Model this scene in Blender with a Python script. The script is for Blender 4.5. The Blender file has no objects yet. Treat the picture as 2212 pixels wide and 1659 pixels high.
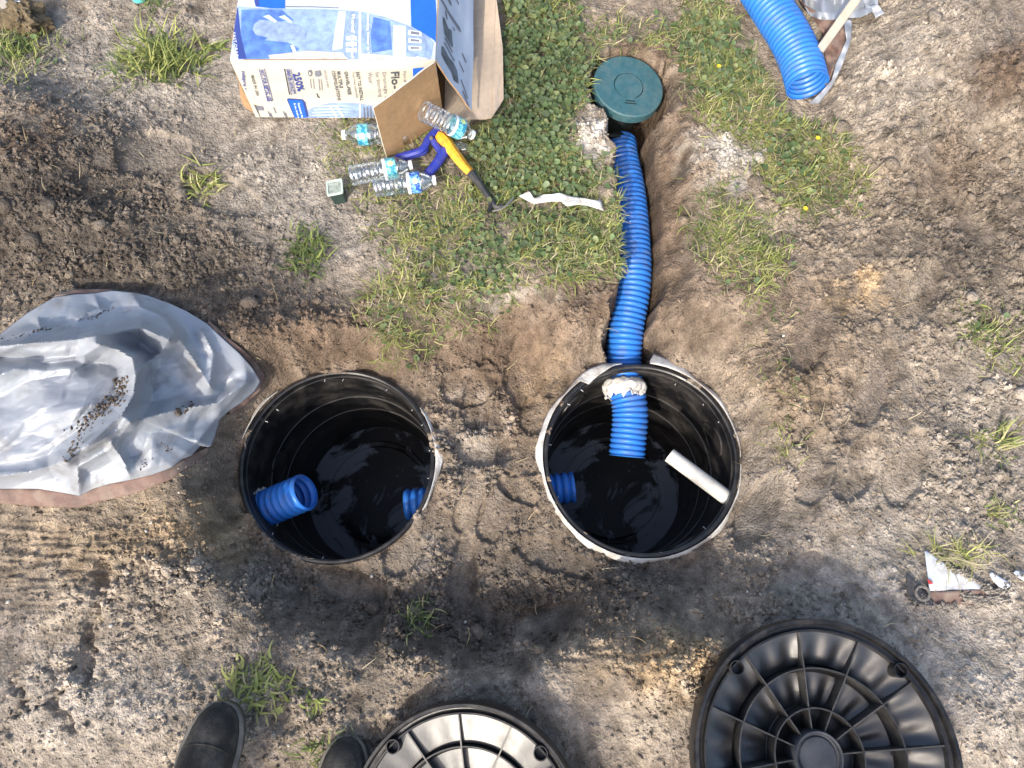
import bpy, math, random
import numpy as np
from mathutils import Vector, Matrix

random.seed(11)
rng = np.random.default_rng(11)
sc = bpy.context.scene
COL = sc.collection

# ------------------------------------------------------------------ camera, sky, sun, exposure
TILT = math.radians(16.5)
CAM_H = 1.89
FD = 1533.4            # focal length in the pixel units used for the survey of the photograph (2212 wide)
CX, CY = 1106.0, 829.5
SUN_AZ = math.radians(26)    # light travels towards +y, turned this far to +x
SUN_EL = math.radians(41)

cam_d = bpy.data.cameras.new("camera")
cam_d.sensor_fit = 'HORIZONTAL'
cam_d.sensor_width = 36.0
cam_d.lens = FD / 2212.0 * 36.0
cam_d.clip_start = 0.02
cam_d.clip_end = 500.0
cam = bpy.data.objects.new("camera", cam_d)
COL.objects.link(cam)
cam.location = (0, 0, CAM_H)
cam.rotation_euler = (TILT, 0, 0)
sc.camera = cam

world = bpy.data.worlds.new("World")
sc.world = world
world.use_nodes = True
wn = world.node_tree.nodes
wl = world.node_tree.links
sky = wn.new('ShaderNodeTexSky')
sky.sky_type = 'NISHITA'
sky.sun_disc = False
sky.sun_elevation = SUN_EL
sky.dust_density = 3.5
sky.ozone_density = 0.4
to_sun = Vector((-math.sin(SUN_AZ) * math.cos(SUN_EL), -math.cos(SUN_AZ) * math.cos(SUN_EL), math.sin(SUN_EL)))
sky.sun_rotation = math.atan2(to_sun.x, to_sun.y)
bg = wn['Background']
wl.new(sky.outputs[0], bg.inputs[0])
bg.inputs[1].default_value = 0.15

sun_d = bpy.data.lights.new("sun", 'SUN')
sun_d.energy = 2.05
sun_d.angle = math.radians(0.9)
sun_d.color = (1.0, 0.93, 0.82)
sun = bpy.data.objects.new("sun", sun_d)
COL.objects.link(sun)
sun.rotation_euler = to_sun.to_track_quat('Z', 'Y').to_euler()

vs = sc.view_settings
vs.view_transform = 'Standard'
vs.look = 'None'
vs.exposure = 1.09
vs.gamma = 1.0
vs.use_curve_mapping = False

# ------------------------------------------------------------------ survey helpers
ST, CT = math.sin(TILT), math.cos(TILT)


def ray(dx, dy):
    u = (dx - CX) / FD
    v = (CY - dy) / FD
    return Vector((u, ST + v * CT, -CT + v * ST))


def P(dx, dy, z=0.0):
    r = ray(dx, dy)
    t = (z - CAM_H) / r.z
    return Vector((r.x * t, r.y * t, z))


def Pp(px, py, z=0.0):
    return P(px / 1.13020, py / 1.13020, z)


def ray_y(px, py, y):
    r = ray(px / 1.1302, py / 1.1302)
    t = y / r.y
    return Vector((r.x * t, y, CAM_H + r.z * t))


def projD(x, y, z):
    dep = y * ST - (z - CAM_H) * CT
    up = y * CT + (z - CAM_H) * ST
    return CX + FD * x / dep, CY - FD * up / dep


# ------------------------------------------------------------------ object helpers
def link(o, parent=None):
    COL.objects.link(o)
    if parent is not None:
        o.parent = parent
    return o


def root_of(o):
    while o.parent is not None:
        o = o.parent
    return o


def mesh_from(name, V, F, mats, smooth=True, fmat=None):
    me = bpy.data.meshes.new(name)
    me.from_pydata([tuple(v) for v in V], [], F)
    if not isinstance(mats, (list, tuple)):
        mats = [mats]
    for m in mats:
        me.materials.append(m)
    if fmat is not None:
        me.polygons.foreach_set('material_index', fmat)
    me.polygons.foreach_set('use_smooth', [smooth] * len(me.polygons))
    me.update()
    if smooth:
        me.set_sharp_from_angle(angle=math.radians(38))
    return me


def part(name, V, F, mats, parent=None, smooth=True, fmat=None, world=True):
    """one mesh object; vertices are given in world space when world, else in the space of its thing"""
    V = [Vector(v) for v in V]
    if parent is not None and world:
        inv = root_of(parent).matrix_basis.inverted()
        V = [inv @ v for v in V]
    o = bpy.data.objects.new(name, mesh_from(name, V, F, mats, smooth, fmat))
    return link(o, parent)


def thing(name, label, cat, loc=(0, 0, 0), rot=None, group=None):
    o = bpy.data.objects.new(name, None)
    o.empty_display_size = 0.05
    o.location = loc
    if rot is not None:
        o.rotation_euler = rot
    COL.objects.link(o)
    tag(o, label, cat, group)
    return o


def tag(o, label=None, cat=None, group=None, kind=None):
    if label:
        o['label'] = label
    if cat:
        o['category'] = cat
    if group:
        o['group'] = group
    if kind:
        o['kind'] = kind
    return o


def copy_tree(o, parent=None):
    c = o.copy()
    COL.objects.link(c)
    if parent is not None:
        c.parent = parent
        c.matrix_parent_inverse = o.matrix_parent_inverse
    for ch in [k for k in bpy.data.objects if k.parent == o]:
        copy_tree(ch, c)
    return c


# ------------------------------------------------------------------ shape helpers
def lathe(profile, seg=64, closed=False, center=(0, 0, 0), a0=0.0, a1=2 * math.pi, axis='z'):
    full = abs(a1 - a0 - 2 * math.pi) < 1e-6
    n = seg if full else seg + 1
    V, F = [], []
    for i in range(n):
        a = a0 + (a1 - a0) * i / seg
        c, s = math.cos(a), math.sin(a)
        for (r, z) in profile:
            if axis == 'z':
                V.append((center[0] + r * c, center[1] + r * s, center[2] + z))
            else:
                V.append((center[0] + z, center[1] + r * c, center[2] + r * s))
    m = len(profile)
    for i in range(seg):
        j = (i + 1) % n
        for k in range(m if closed else m - 1):
            k2 = (k + 1) % m
            F.append((i * m + k, j * m + k, j * m + k2, i * m + k2))
    return V, F


def catmull(pts, n_per=24):
    pts = [Vector(p) for p in pts]
    ext = [pts[0] * 2 - pts[1]] + pts + [pts[-1] * 2 - pts[-2]]
    out = []
    for i in range(1, len(ext) - 2):
        p0, p1, p2, p3 = ext[i - 1], ext[i], ext[i + 1], ext[i + 2]
        for k in range(n_per):
            t = k / n_per
            out.append(0.5 * ((2 * p1) + (p2 - p0) * t + (2 * p0 - 5 * p1 + 4 * p2 - p3) * t * t
                              + (3 * p1 - p0 - 3 * p2 + p3) * t ** 3))
    out.append(pts[-1])
    return out


def resample(path, step):
    d = [0.0]
    for a, b in zip(path, path[1:]):
        d.append(d[-1] + (b - a).length)
    L = d[-1]
    n = max(2, int(round(L / step)))
    out, j = [], 0
    for i in range(n + 1):
        s = L * i / n
        while j < len(d) - 2 and d[j + 1] < s:
            j += 1
        t = (s - d[j]) / max(1e-9, d[j + 1] - d[j])
        out.append(path[j].lerp(path[j + 1], t))
    return out, L


def frames(path):
    T = []
    for i in range(len(path)):
        a = path[max(0, i - 1)]
        b = path[min(len(path) - 1, i + 1)]
        T.append((b - a).normalized())
    up = Vector((0, 0, 1))
    if abs(T[0].dot(up)) > 0.9:
        up = Vector((1, 0, 0))
    N = (up - T[0] * up.dot(T[0])).normalized()
    out = []
    for t in T:
        N = (N - t * N.dot(t)).normalized()
        out.append((t, N, t.cross(N)))
    return out


def sweep(path, rfun, seg=12, cap=True, flat=1.0):
    """round tube; rfun(i, n) gives the radius; flat squashes it along the first normal"""
    fr = frames(path)
    V, F = [], []
    n = len(path)
    for i, (p, (t, N, B)) in enumerate(zip(path, fr)):
        r = rfun(i, n) if callable(rfun) else rfun
        for k in range(seg):
            a = 2 * math.pi * k / seg
            V.append(p + N * (math.cos(a) * r * flat) + B * (math.sin(a) * r))
    for i in range(n - 1):
        for k in range(seg):
            k2 = (k + 1) % seg
            F.append((i * seg + k, i * seg + k2, (i + 1) * seg + k2, (i + 1) * seg + k))
    if cap:
        F.append(tuple(range(seg - 1, -1, -1)))
        F.append(tuple((n - 1) * seg + k for k in range(seg)))
    return V, F


def bar(path, widths, thick, bevel=0.25):
    """flat bar with a chamfered section lying level along a path"""
    V, F = [], []
    n = len(path)
    for i, p in enumerate(path):
        a = path[max(0, i - 1)]
        b = path[min(n - 1, i + 1)]
        t = (b - a)
        t.normalize()
        side = Vector((0, 0, 1)).cross(t)
        side.normalize()
        upv = t.cross(side)
        w = (widths[i] if isinstance(widths, (list, tuple)) else widths) / 2
        th = (thick[i] if isinstance(thick, (list, tuple)) else thick) / 2
        bv = min(w, th) * bevel * 2
        sec = [(-w + bv, -th), (w - bv, -th), (w, -th + bv), (w, th - bv), (w - bv, th), (-w + bv, th), (-w, th - bv), (-w, -th + bv)]
        for (s, h) in sec:
            V.append(p + side * s + upv * h)
    for i in range(n - 1):
        for k in range(8):
            k2 = (k + 1) % 8
            F.append((i * 8 + k, i * 8 + k2, (i + 1) * 8 + k2, (i + 1) * 8 + k))
    F.append(tuple(range(7, -1, -1)))
    F.append(tuple((n - 1) * 8 + k for k in range(8)))
    return V, F


def box_vf(c, sx, sy, sz):
    V = [Vector((c[0] + a * sx / 2, c[1] + b * sy / 2, c[2] + d * sz / 2)) for d in (-1, 1) for b in (-1, 1) for a in (-1, 1)]
    F = [(0, 2, 3, 1), (4, 5, 7, 6), (0, 1, 5, 4), (2, 6, 7, 3), (0, 4, 6, 2), (1, 3, 7, 5)]
    return V, F


def join(*vfs):
    V, F = [], []
    for v, f in vfs:
        o = len(V)
        V += list(v)
        F += [tuple(i + o for i in q) for q in f]
    return V, F


def vnoise(x, y, z=0.0, s=1.0):
    from mathutils import noise
    return noise.noise(Vector((x * s, y * s, z * s)))


# ------------------------------------------------------------------ materials
def new_mat(name):
    m = bpy.data.materials.new(name)
    m.use_nodes = True
    nt = m.node_tree
    return m, nt, nt.nodes['Principled BSDF']


def N(nt, kind, **kw):
    n = nt.nodes.new(kind)
    for k, v in kw.items():
        setattr(n, k, v)
    return n


def mat(name, col, rough=0.6, metal=0.0, var=0.15, vscale=25.0, bump=0.0, bscale=120.0, dirt=None, dirt_amt=0.0,
        dscale=12.0, spec=0.5, dirt_thr=0.55, dsharp=1.0, ddist=0.0):
    """plain surface: base colour with tonal variation, optional dust or dirt patches, optional fine relief"""
    m, nt, b = new_mat(name)
    L = nt.links
    tc = N(nt, 'ShaderNodeTexCoord')
    n1 = N(nt, 'ShaderNodeTexNoise')
    n1.inputs['Scale'].default_value = vscale
    n1.inputs['Detail'].default_value = 6
    L.new(tc.outputs['Object'], n1.inputs['Vector'])
    cr = N(nt, 'ShaderNodeValToRGB')
    cr.color_ramp.elements[0].position = 0.3
    cr.color_ramp.elements[1].position = 0.7
    cr.color_ramp.elements[0].color = tuple(max(0, c * (1 - var)) for c in col) + (1,)
    cr.color_ramp.elements[1].color = tuple(min(1, c * (1 + var)) for c in col) + (1,)
    L.new(n1.outputs['Fac'], cr.inputs['Fac'])
    out = cr.outputs['Color']
    rough_out = None
    if dirt is not None:
        n2 = N(nt, 'ShaderNodeTexNoise')
        n2.inputs['Scale'].default_value = dscale
        n2.inputs['Detail'].default_value = 8
        n2.inputs['Distortion'].default_value = ddist
        n2.inputs['Roughness'].default_value = 0.65
        L.new(tc.outputs['Object'], n2.inputs['Vector'])
        mr = N(nt, 'ShaderNodeMapRange')
        mr.inputs['From Min'].default_value = dirt_thr - 0.1 * dsharp
        mr.inputs['From Max'].default_value = dirt_thr + 0.12 * dsharp
        mr.inputs['To Max'].default_value = dirt_amt
        L.new(n2.outputs['Fac'], mr.inputs['Value'])
        mx = N(nt, 'ShaderNodeMix', data_type='RGBA')
        L.new(mr.outputs[0], mx.inputs['Factor'])
        L.new(out, mx.inputs['A'])
        mx.inputs['B'].default_value = tuple(dirt) + (1,)
        out = mx.outputs['Result']
        rr = N(nt, 'ShaderNodeMapRange')
        rr.inputs['To Min'].default_value = rough
        rr.inputs['To Max'].default_value = min(1, rough + 0.5)
        L.new(mr.outputs[0], rr.inputs['Value'])
        rough_out = rr.outputs[0]
    L.new(out, b.inputs['Base Color'])
    b.inputs['Roughness'].default_value = rough
    if rough_out is not None:
        L.new(rough_out, b.inputs['Roughness'])
    b.inputs['Metallic'].default_value = metal
    b.inputs['Specular IOR Level'].default_value = spec
    if bump:
        n3 = N(nt, 'ShaderNodeTexNoise')
        n3.inputs['Scale'].default_value = bscale
        n3.inputs['Detail'].default_value = 5
        L.new(tc.outputs['Object'], n3.inputs['Vector'])
        bp = N(nt, 'ShaderNodeBump')
        bp.inputs['Strength'].default_value = min(1.0, bump)
        bp.inputs['Distance'].default_value = 0.004
        L.new(n3.outputs['Fac'], bp.inputs['Height'])
        L.new(bp.outputs[0], b.inputs['Normal'])
    return m


def soil_mat(name, attr=True, col=(0.2, 0.17, 0.14)):
    m, nt, b = new_mat(name)
    L = nt.links
    tc = N(nt, 'ShaderNodeTexCoord')
    if attr:
        at = N(nt, 'ShaderNodeAttribute', attribute_name='soil')
        base = at.outputs['Color']
    else:
        rgb = N(nt, 'ShaderNodeRGB')
        rgb.outputs[0].default_value = tuple(col) + (1,)
        base = rgb.outputs[0]
    prev = base
    for sc_, lo, hi in ((9.0, 0.86, 1.14), (34.0, 0.84, 1.16), (230.0, 0.80, 1.20), (520.0, 0.76, 1.25)):
        nz = N(nt, 'ShaderNodeTexNoise')
        nz.inputs['Scale'].default_value = sc_
        nz.inputs['Detail'].default_value = 4
        L.new(tc.outputs['Object'], nz.inputs['Vector'])
        mr = N(nt, 'ShaderNodeMapRange')
        mr.inputs['From Min'].default_value = 0.3
        mr.inputs['From Max'].default_value = 0.7
        mr.inputs['To Min'].default_value = lo
        mr.inputs['To Max'].default_value = hi
        L.new(nz.outputs['Fac'], mr.inputs['Value'])
        vm = N(nt, 'ShaderNodeVectorMath', operation='SCALE')
        L.new(prev, vm.inputs[0])
        L.new(mr.outputs[0], vm.inputs['Scale'])
        prev = vm.outputs[0]
    wob0 = N(nt, 'ShaderNodeTexVoronoi')
    wob0.inputs['Scale'].default_value = 175.0
    L.new(tc.outputs['Object'], wob0.inputs['Vector'])
    sp = N(nt, 'ShaderNodeSeparateColor')
    L.new(wob0.outputs['Color'], sp.inputs[0])
    mg = N(nt, 'ShaderNodeMapRange')
    mg.inputs['To Min'].default_value = 0.87
    mg.inputs['To Max'].default_value = 1.13
    L.new(sp.outputs[0], mg.inputs['Value'])
    vg = N(nt, 'ShaderNodeVectorMath', operation='SCALE')
    L.new(prev, vg.inputs[0])
    L.new(mg.outputs[0], vg.inputs['Scale'])
    prev = vg.outputs[0]
    L.new(prev, b.inputs['Base Color'])
    b.inputs['Roughness'].default_value = 0.95
    b.inputs['Specular IOR Level'].default_value = 0.15
    nb = N(nt, 'ShaderNodeTexNoise')
    nb.inputs['Scale'].default_value = 300.0
    nb.inputs['Detail'].default_value = 6
    nb.inputs['Roughness'].default_value = 0.7
    L.new(tc.outputs['Object'], nb.inputs['Vector'])
    wob = N(nt, 'ShaderNodeTexNoise')
    wob.inputs['Scale'].default_value = 60.0
    L.new(tc.outputs['Object'], wob.inputs['Vector'])
    wv_ = N(nt, 'ShaderNodeVectorMath', operation='SCALE')
    wv_.inputs['Scale'].default_value = 0.02
    L.new(wob.outputs['Color'], wv_.inputs[0])
    wa = N(nt, 'ShaderNodeVectorMath', operation='ADD')
    L.new(tc.outputs['Object'], wa.inputs[0])
    L.new(wv_.outputs[0], wa.inputs[1])
    vo = N(nt, 'ShaderNodeTexVoronoi')
    vo.inputs['Scale'].default_value = 115.0
    L.new(wa.outputs[0], vo.inputs['Vector'])
    bp0 = N(nt, 'ShaderNodeBump')
    bp0.invert = True
    bp0.inputs['Strength'].default_value = 0.7
    bp0.inputs['Distance'].default_value = 0.006
    L.new(vo.outputs['Distance'], bp0.inputs['Height'])
    bp = N(nt, 'ShaderNodeBump')
    bp.inputs['Strength'].default_value = 0.65
    bp.inputs['Distance'].default_value = 0.004
    L.new(nb.outputs['Fac'], bp.inputs['Height'])
    L.new(bp0.outputs[0], bp.inputs['Normal'])
    L.new(bp.outputs[0], b.inputs['Normal'])
    return m


def leaf_mat(name, rough=0.5, trans=0.3):
    m, nt, b = new_mat(name)
    L = nt.links
    at = N(nt, 'ShaderNodeAttribute', attribute_name='tint')
    L.new(at.outputs['Color'], b.inputs['Base Color'])
    b.inputs['Roughness'].default_value = rough
    b.inputs['Specular IOR Level'].default_value = 0.3
    tr = N(nt, 'ShaderNodeBsdfTranslucent')
    L.new(at.outputs['Color'], tr.inputs['Color'])
    mx = N(nt, 'ShaderNodeMixShader')
    mx.inputs[0].default_value = trans
    L.new(b.outputs[0], mx.inputs[1])
    L.new(tr.outputs[0], mx.inputs[2])
    L.new(mx.outputs[0], nt.nodes['Material Output'].inputs['Surface'])
    return m


def clear_plastic(name, tint=(0.93, 0.96, 0.96), base=0.1, rough=0.08):
    m, nt, b = new_mat(name)
    L = nt.links
    nt.nodes.remove(b)
    tr = N(nt, 'ShaderNodeBsdfTransparent')
    tr.inputs[0].default_value = tuple(tint) + (1,)
    gl = N(nt, 'ShaderNodeBsdfGlossy')
    gl.inputs['Roughness'].default_value = rough
    gl.inputs['Color'].default_value = (0.95, 0.97, 1.0, 1)
    lw = N(nt, 'ShaderNodeLayerWeight')
    lw.inputs['Blend'].default_value = 0.25
    mr = N(nt, 'ShaderNodeMapRange')
    mr.inputs['To Min'].default_value = base
    mr.inputs['To Max'].default_value = 0.75
    L.new(lw.outputs['Fresnel'], mr.inputs['Value'])
    mx = N(nt, 'ShaderNodeMixShader')
    L.new(mr.outputs[0], mx.inputs[0])
    L.new(tr.outputs[0], mx.inputs[1])
    L.new(gl.outputs[0], mx.inputs[2])
    L.new(mx.outputs[0], nt.nodes['Material Output'].inputs['Surface'])
    return m


M = {}
M['soil'] = soil_mat('soil_surface')
M['clod'] = soil_mat('soil_clod_surface')
M['blade'] = leaf_mat('grass_blade')
M['leaf'] = leaf_mat('leaf_surface', 0.45, 0.25)
M['black'] = mat('black_plastic', (0.012, 0.012, 0.013), 0.32, var=0.3, dirt=(0.09, 0.08, 0.07), dirt_amt=0.35, dscale=22, bump=0.12, bscale=60)
M['black_wall'] = mat('black_tank_plastic', (0.010, 0.010, 0.011), 0.36, var=0.3, dirt=(0.10, 0.088, 0.075), dirt_amt=0.45, dscale=12, bump=0.1, bscale=30)
M['tank_floor'] = mat('dusty_tank_floor', (0.004, 0.004, 0.005), 0.45, var=0.3, dirt=(0.17, 0.19, 0.225), dirt_amt=0.9, dscale=4.2, dirt_thr=0.49, dsharp=0.22, ddist=0.9, bump=0.2, bscale=40, spec=0.25)
M['blue'] = mat('blue_pipe_plastic', (0.028, 0.175, 0.58), 0.38, var=0.08, vscale=14, dirt=(0.13, 0.12, 0.115), dirt_amt=0.5, dscale=26, dirt_thr=0.60)
M['green_lid'] = mat('green_lid_plastic', (0.036, 0.110, 0.128), 0.5, var=0.15, vscale=60, dirt=(0.12, 0.14, 0.13), dirt_amt=0.35, dscale=30, bump=0.35, bscale=300)
M['groove'] = mat('dark_groove', (0.006, 0.02, 0.02), 0.7)
M['elbow'] = mat('black_fitting', (0.010, 0.013, 0.011), 0.4, dirt=(0.08, 0.07, 0.06), dirt_amt=0.5, dscale=20)
M['pvc'] = mat('white_pvc', (0.64, 0.62, 0.56), 0.35, var=0.05, dirt=(0.35, 0.30, 0.24), dirt_amt=0.6, dscale=35, dirt_thr=0.63)
M['silver'] = mat('silver_tarp', (0.315, 0.34, 0.38), 0.50, metal=0.20, var=0.10, vscale=9, bump=0.18, bscale=40, dirt=(0.16, 0.14, 0.12), dirt_amt=0.7, dscale=11, dirt_thr=0.63)
M['brown_tarp'] = mat('brown_tarp', (0.17, 0.105, 0.085), 0.75, var=0.15, vscale=30, bump=0.4, bscale=90, dirt=(0.30, 0.25, 0.20), dirt_amt=0.6, dscale=20)
M['fabric'] = mat('white_geotextile', (0.58, 0.57, 0.54), 0.9, var=0.12, vscale=60, bump=0.6, bscale=160, dirt=(0.30, 0.25, 0.20), dirt_amt=0.8, dscale=16, dirt_thr=0.54)
M['kraft'] = mat('kraft_cardboard', (0.36, 0.225, 0.115), 0.85, var=0.10, vscale=70, bump=0.15, bscale=200, dirt=(0.22, 0.15, 0.09), dirt_amt=0.35, dscale=14)
M['kraft_pale'] = mat('pale_kraft_cardboard', (0.50, 0.40, 0.30), 0.85, var=0.08, vscale=60, bump=0.15, bscale=200, dirt=(0.36, 0.28, 0.2), dirt_amt=0.35, dscale=14)
M['cream'] = mat('cream_carton_print', (0.57, 0.535, 0.45), 0.6, var=0.04, vscale=18, bump=0.25, bscale=22, dirt=(0.58, 0.5, 0.4), dirt_amt=0.35, dscale=10, dirt_thr=0.6)
M['carton_white'] = mat('white_carton_print', (0.47, 0.54, 0.65), 0.5, var=0.05, vscale=18, bump=0.25, bscale=22)
M['ink_blue'] = mat('blue_print', (0.015, 0.12, 0.56), 0.5, var=0.08)
M['ink_navy'] = mat('navy_print', (0.035, 0.06, 0.26), 0.6, var=0.08)
M['ink_dark'] = mat('dark_print', (0.07, 0.08, 0.10), 0.6, var=0.15)
M['ink_grey'] = mat('grey_print', (0.17, 0.18, 0.22), 0.6, var=0.2, vscale=60)
M['ink_mid'] = mat('blue_grey_print', (0.26, 0.36, 0.58), 0.55, var=0.25, vscale=45)
M['ink_sky'] = mat('pale_blue_print', (0.50, 0.62, 0.86), 0.55, var=0.12, vscale=30)
M['ink_white'] = mat('white_print', (0.80, 0.84, 0.88), 0.55, var=0.05)
M['ink_beige'] = mat('beige_print', (0.55, 0.50, 0.44), 0.55, var=0.2, vscale=70)
M['clear'] = clear_plastic('clear_bottle_plastic', (0.96, 0.98, 0.98), 0.20, 0.16)
M['cap'] = mat('white_cap', (0.78, 0.80, 0.80), 0.4, var=0.04)
M['cup_rim'] = mat('pale_green_plastic', (0.46, 0.55, 0.48), 0.35, var=0.06)
M['cup_body'] = mat('dark_green_plastic', (0.03, 0.05, 0.045), 0.3, var=0.1)
M['tool_blue'] = mat('blue_tool_paint', (0.02, 0.035, 0.30), 0.4, var=0.12, dirt=(0.1, 0.09, 0.09), dirt_amt=0.35, dscale=30)
M['tool_orange'] = mat('orange_grip', (0.85, 0.36, 0.02), 0.5, var=0.08, dirt=(0.13, 0.08, 0.04), dirt_amt=0.75, dscale=38, dirt_thr=0.6)
M['tool_black'] = mat('black_grip', (0.022, 0.024, 0.028), 0.5, var=0.2, dirt=(0.1, 0.09, 0.08), dirt_amt=0.4, dscale=25)
M['steel'] = mat('dull_steel', (0.30, 0.29, 0.27), 0.45, metal=0.8)
M['suede'] = mat('dusty_black_suede', (0.017, 0.016, 0.015), 0.85, var=0.5, vscale=22, bump=0.4, bscale=240, dirt=(0.15, 0.135, 0.115), dirt_amt=0.42, dscale=20)
M['welt'] = mat('grey_rubber_welt', (0.10, 0.095, 0.085), 0.8, var=0.25, bump=0.3, dirt=(0.24, 0.21, 0.17), dirt_amt=0.5, dscale=30)
M['stake'] = mat('pale_wood', (0.36, 0.33, 0.28), 0.8, var=0.12, vscale=40)
M['ink_flap'] = mat('grey_drawing_print', (0.10, 0.12, 0.15), 0.6, var=0.5, vscale=40)
M['ink_blue2'] = mat('tinted_blue_print', (0.09, 0.19, 0.55), 0.55, var=0.35, vscale=40)
M['ink_grey2'] = mat('tinted_grey_print', (0.24, 0.32, 0.48), 0.55, var=0.25, vscale=60)
M['petal'] = mat('yellow_petal', (0.62, 0.48, 0.03), 0.6)
M['stem'] = mat('green_stem', (0.10, 0.16, 0.04), 0.6)
M['sod'] = mat('turf_root_mat', (0.125, 0.095, 0.055), 0.95, var=0.5, vscale=50, bump=1.0, bscale=130)
M['cup_lid'] = mat('clouded_lid', (0.30, 0.34, 0.30), 0.2, var=0.35, vscale=120, bump=0.6, bscale=120)
M['teal'] = mat('teal_plastic', (0.10, 0.42, 0.40), 0.4)
M['grommet'] = mat('soil_caked_ring', (0.20, 0.18, 0.155), 0.9, var=0.4, vscale=120, bump=0.8, bscale=200)
M['white_tarp'] = mat('white_tarp', (0.56, 0.60, 0.66), 0.55, var=0.06, bump=0.2, bscale=60, dirt=(0.30, 0.27, 0.23), dirt_amt=0.7, dscale=30, dirt_thr=0.56)
M['red'] = mat('red_print', (0.55, 0.05, 0.05), 0.6)
M['bark'] = mat('tree_bark', (0.09, 0.07, 0.055), 0.9, var=0.3, bump=0.8, bscale=20)
M['black_cloth'] = mat('black_patch_cloth', (0.035, 0.038, 0.045), 0.8, bump=0.5, bscale=200, dirt=(0.2, 0.17, 0.14), dirt_amt=0.5, dscale=40)

# ------------------------------------------------------------------ main positions
RIM_Z = -0.15
TANK_R = 0.28
TANK_H = 0.66
tank_a = P(728, 1001, RIM_Z)     # the one by the silver tarp
tank_b = P(1385, 988, RIM_Z)     # the one the long pipe runs into
lid_c = P(1357, 188, -0.02)
PIPE_R = 0.0565
wall_pt = Vector((0.354, 0.655, -0.25))
lid_r = P(1793, 1646, 0.155)
lid_l = P(1001, 1803, 0.085)
LID_RR, LID_LR = 0.300, 0.272
LOOSE = [P(1106 + 0.32 * a_, 0.32 * b_, 0.085) for a_, b_ in ((1380, -560), (1540, -280), (1690, -40), (1800, 130), (1890, 280), (1955, 430), (1996, 580))]
main_path = catmull([Vector((lid_c.x - 0.006, lid_c.y - 0.082, -0.195)), P(1343, 345, -0.183), P(1357, 416, -0.178), P(1366, 512, -0.176),
                     P(1368, 610, -0.183), Vector((0.357, 0.78, -0.215)), wall_pt, P(1361, 890, -0.268), P(1354, 986, -0.292)])

# ------------------------------------------------------------------ the ground: one sheet, fine in view, coarse to the horizon
FX0, FX1, FY0, FY1, STEP = -2.10, 2.10, -0.70, 2.25, 0.004
nx = int(round((FX1 - FX0) / STEP)) + 1
ny = int(round((FY1 - FY0) / STEP)) + 1
gx = FX0 + np.arange(nx) * STEP
gy = FY0 + np.arange(ny) * STEP
GX, GY = np.meshgrid(gx, gy)          # [ny, nx]


def fnoise(lo, hi, seed, beta=0.0, ax=(1.0, 1.0)):
    """noise with wavelengths lo..hi metres, unit deviation"""
    r = np.random.default_rng(seed)
    py, px_ = 1080, 1080
    f = np.fft.rfft2(r.standard_normal((py, px_)))
    ky = np.fft.fftfreq(py, STEP)[:, None]
    kx = np.fft.rfftfreq(px_, STEP)[None, :]
    k = np.sqrt((kx / ax[0]) ** 2 + (ky / ax[1]) ** 2) + 1e-9
    w = np.exp(-((k * lo) ** 2)) * (1 - np.exp(-((k * hi) ** 2))) * k ** (-beta)
    g = np.fft.irfft2(f * w, s=(py, px_))
    g = g[:ny, :nx]
    return (g - g.mean()) / (g.std() + 1e-12)


def smooth(a, b, x):
    t = np.clip((x - a) / (b - a), 0, 1)
    return t * t * (3 - 2 * t)


def sdf(DX, DY, poly):
    """signed distance to a polygon, negative inside"""
    d2 = np.full(DX.shape, 1e18)
    inside = np.zeros(DX.shape, bool)
    n = len(poly)
    for i in range(n):
        ax, ay = poly[i]
        bx, by = poly[(i + 1) % n]
        ex, ey = bx - ax, by - ay
        wx, wy = DX - ax, DY - ay
        t = np.clip((wx * ex + wy * ey) / (ex * ex + ey * ey + 1e-9), 0, 1)
        d2 = np.minimum(d2, (wx - ex * t) ** 2 + (wy - ey * t) ** 2)
        cond = ((ay <= DY) & (by > DY)) | ((by <= DY) & (ay > DY))
        with np.errstate(divide='ignore', invalid='ignore'):
            xi = ax + (DY - ay) / (by - ay + 1e-12) * ex
        inside ^= cond & (DX < xi)
    d = np.sqrt(d2)
    return np.where(inside, -d, d)


def dline(X, Y, pts):
    d2 = np.full(X.shape, 1e18)
    for (ax, ay), (bx, by) in zip(pts, pts[1:]):
        ex, ey = bx - ax, by - ay
        wx, wy = X - ax, Y - ay
        t = np.clip((wx * ex + wy * ey) / (ex * ex + ey * ey + 1e-12), 0, 1)
        d2 = np.minimum(d2, (wx - ex * t) ** 2 + (wy - ey * t) ** 2)
    return np.sqrt(d2)


n_big = fnoise(0.25, 1.2, 1)
n_mid = fnoise(0.07, 0.35, 2)
n_sml = fnoise(0.025, 0.12, 3)
n_fin = fnoise(0.010, 0.04, 4)
n_edge = fnoise(0.03, 0.25, 5)

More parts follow.
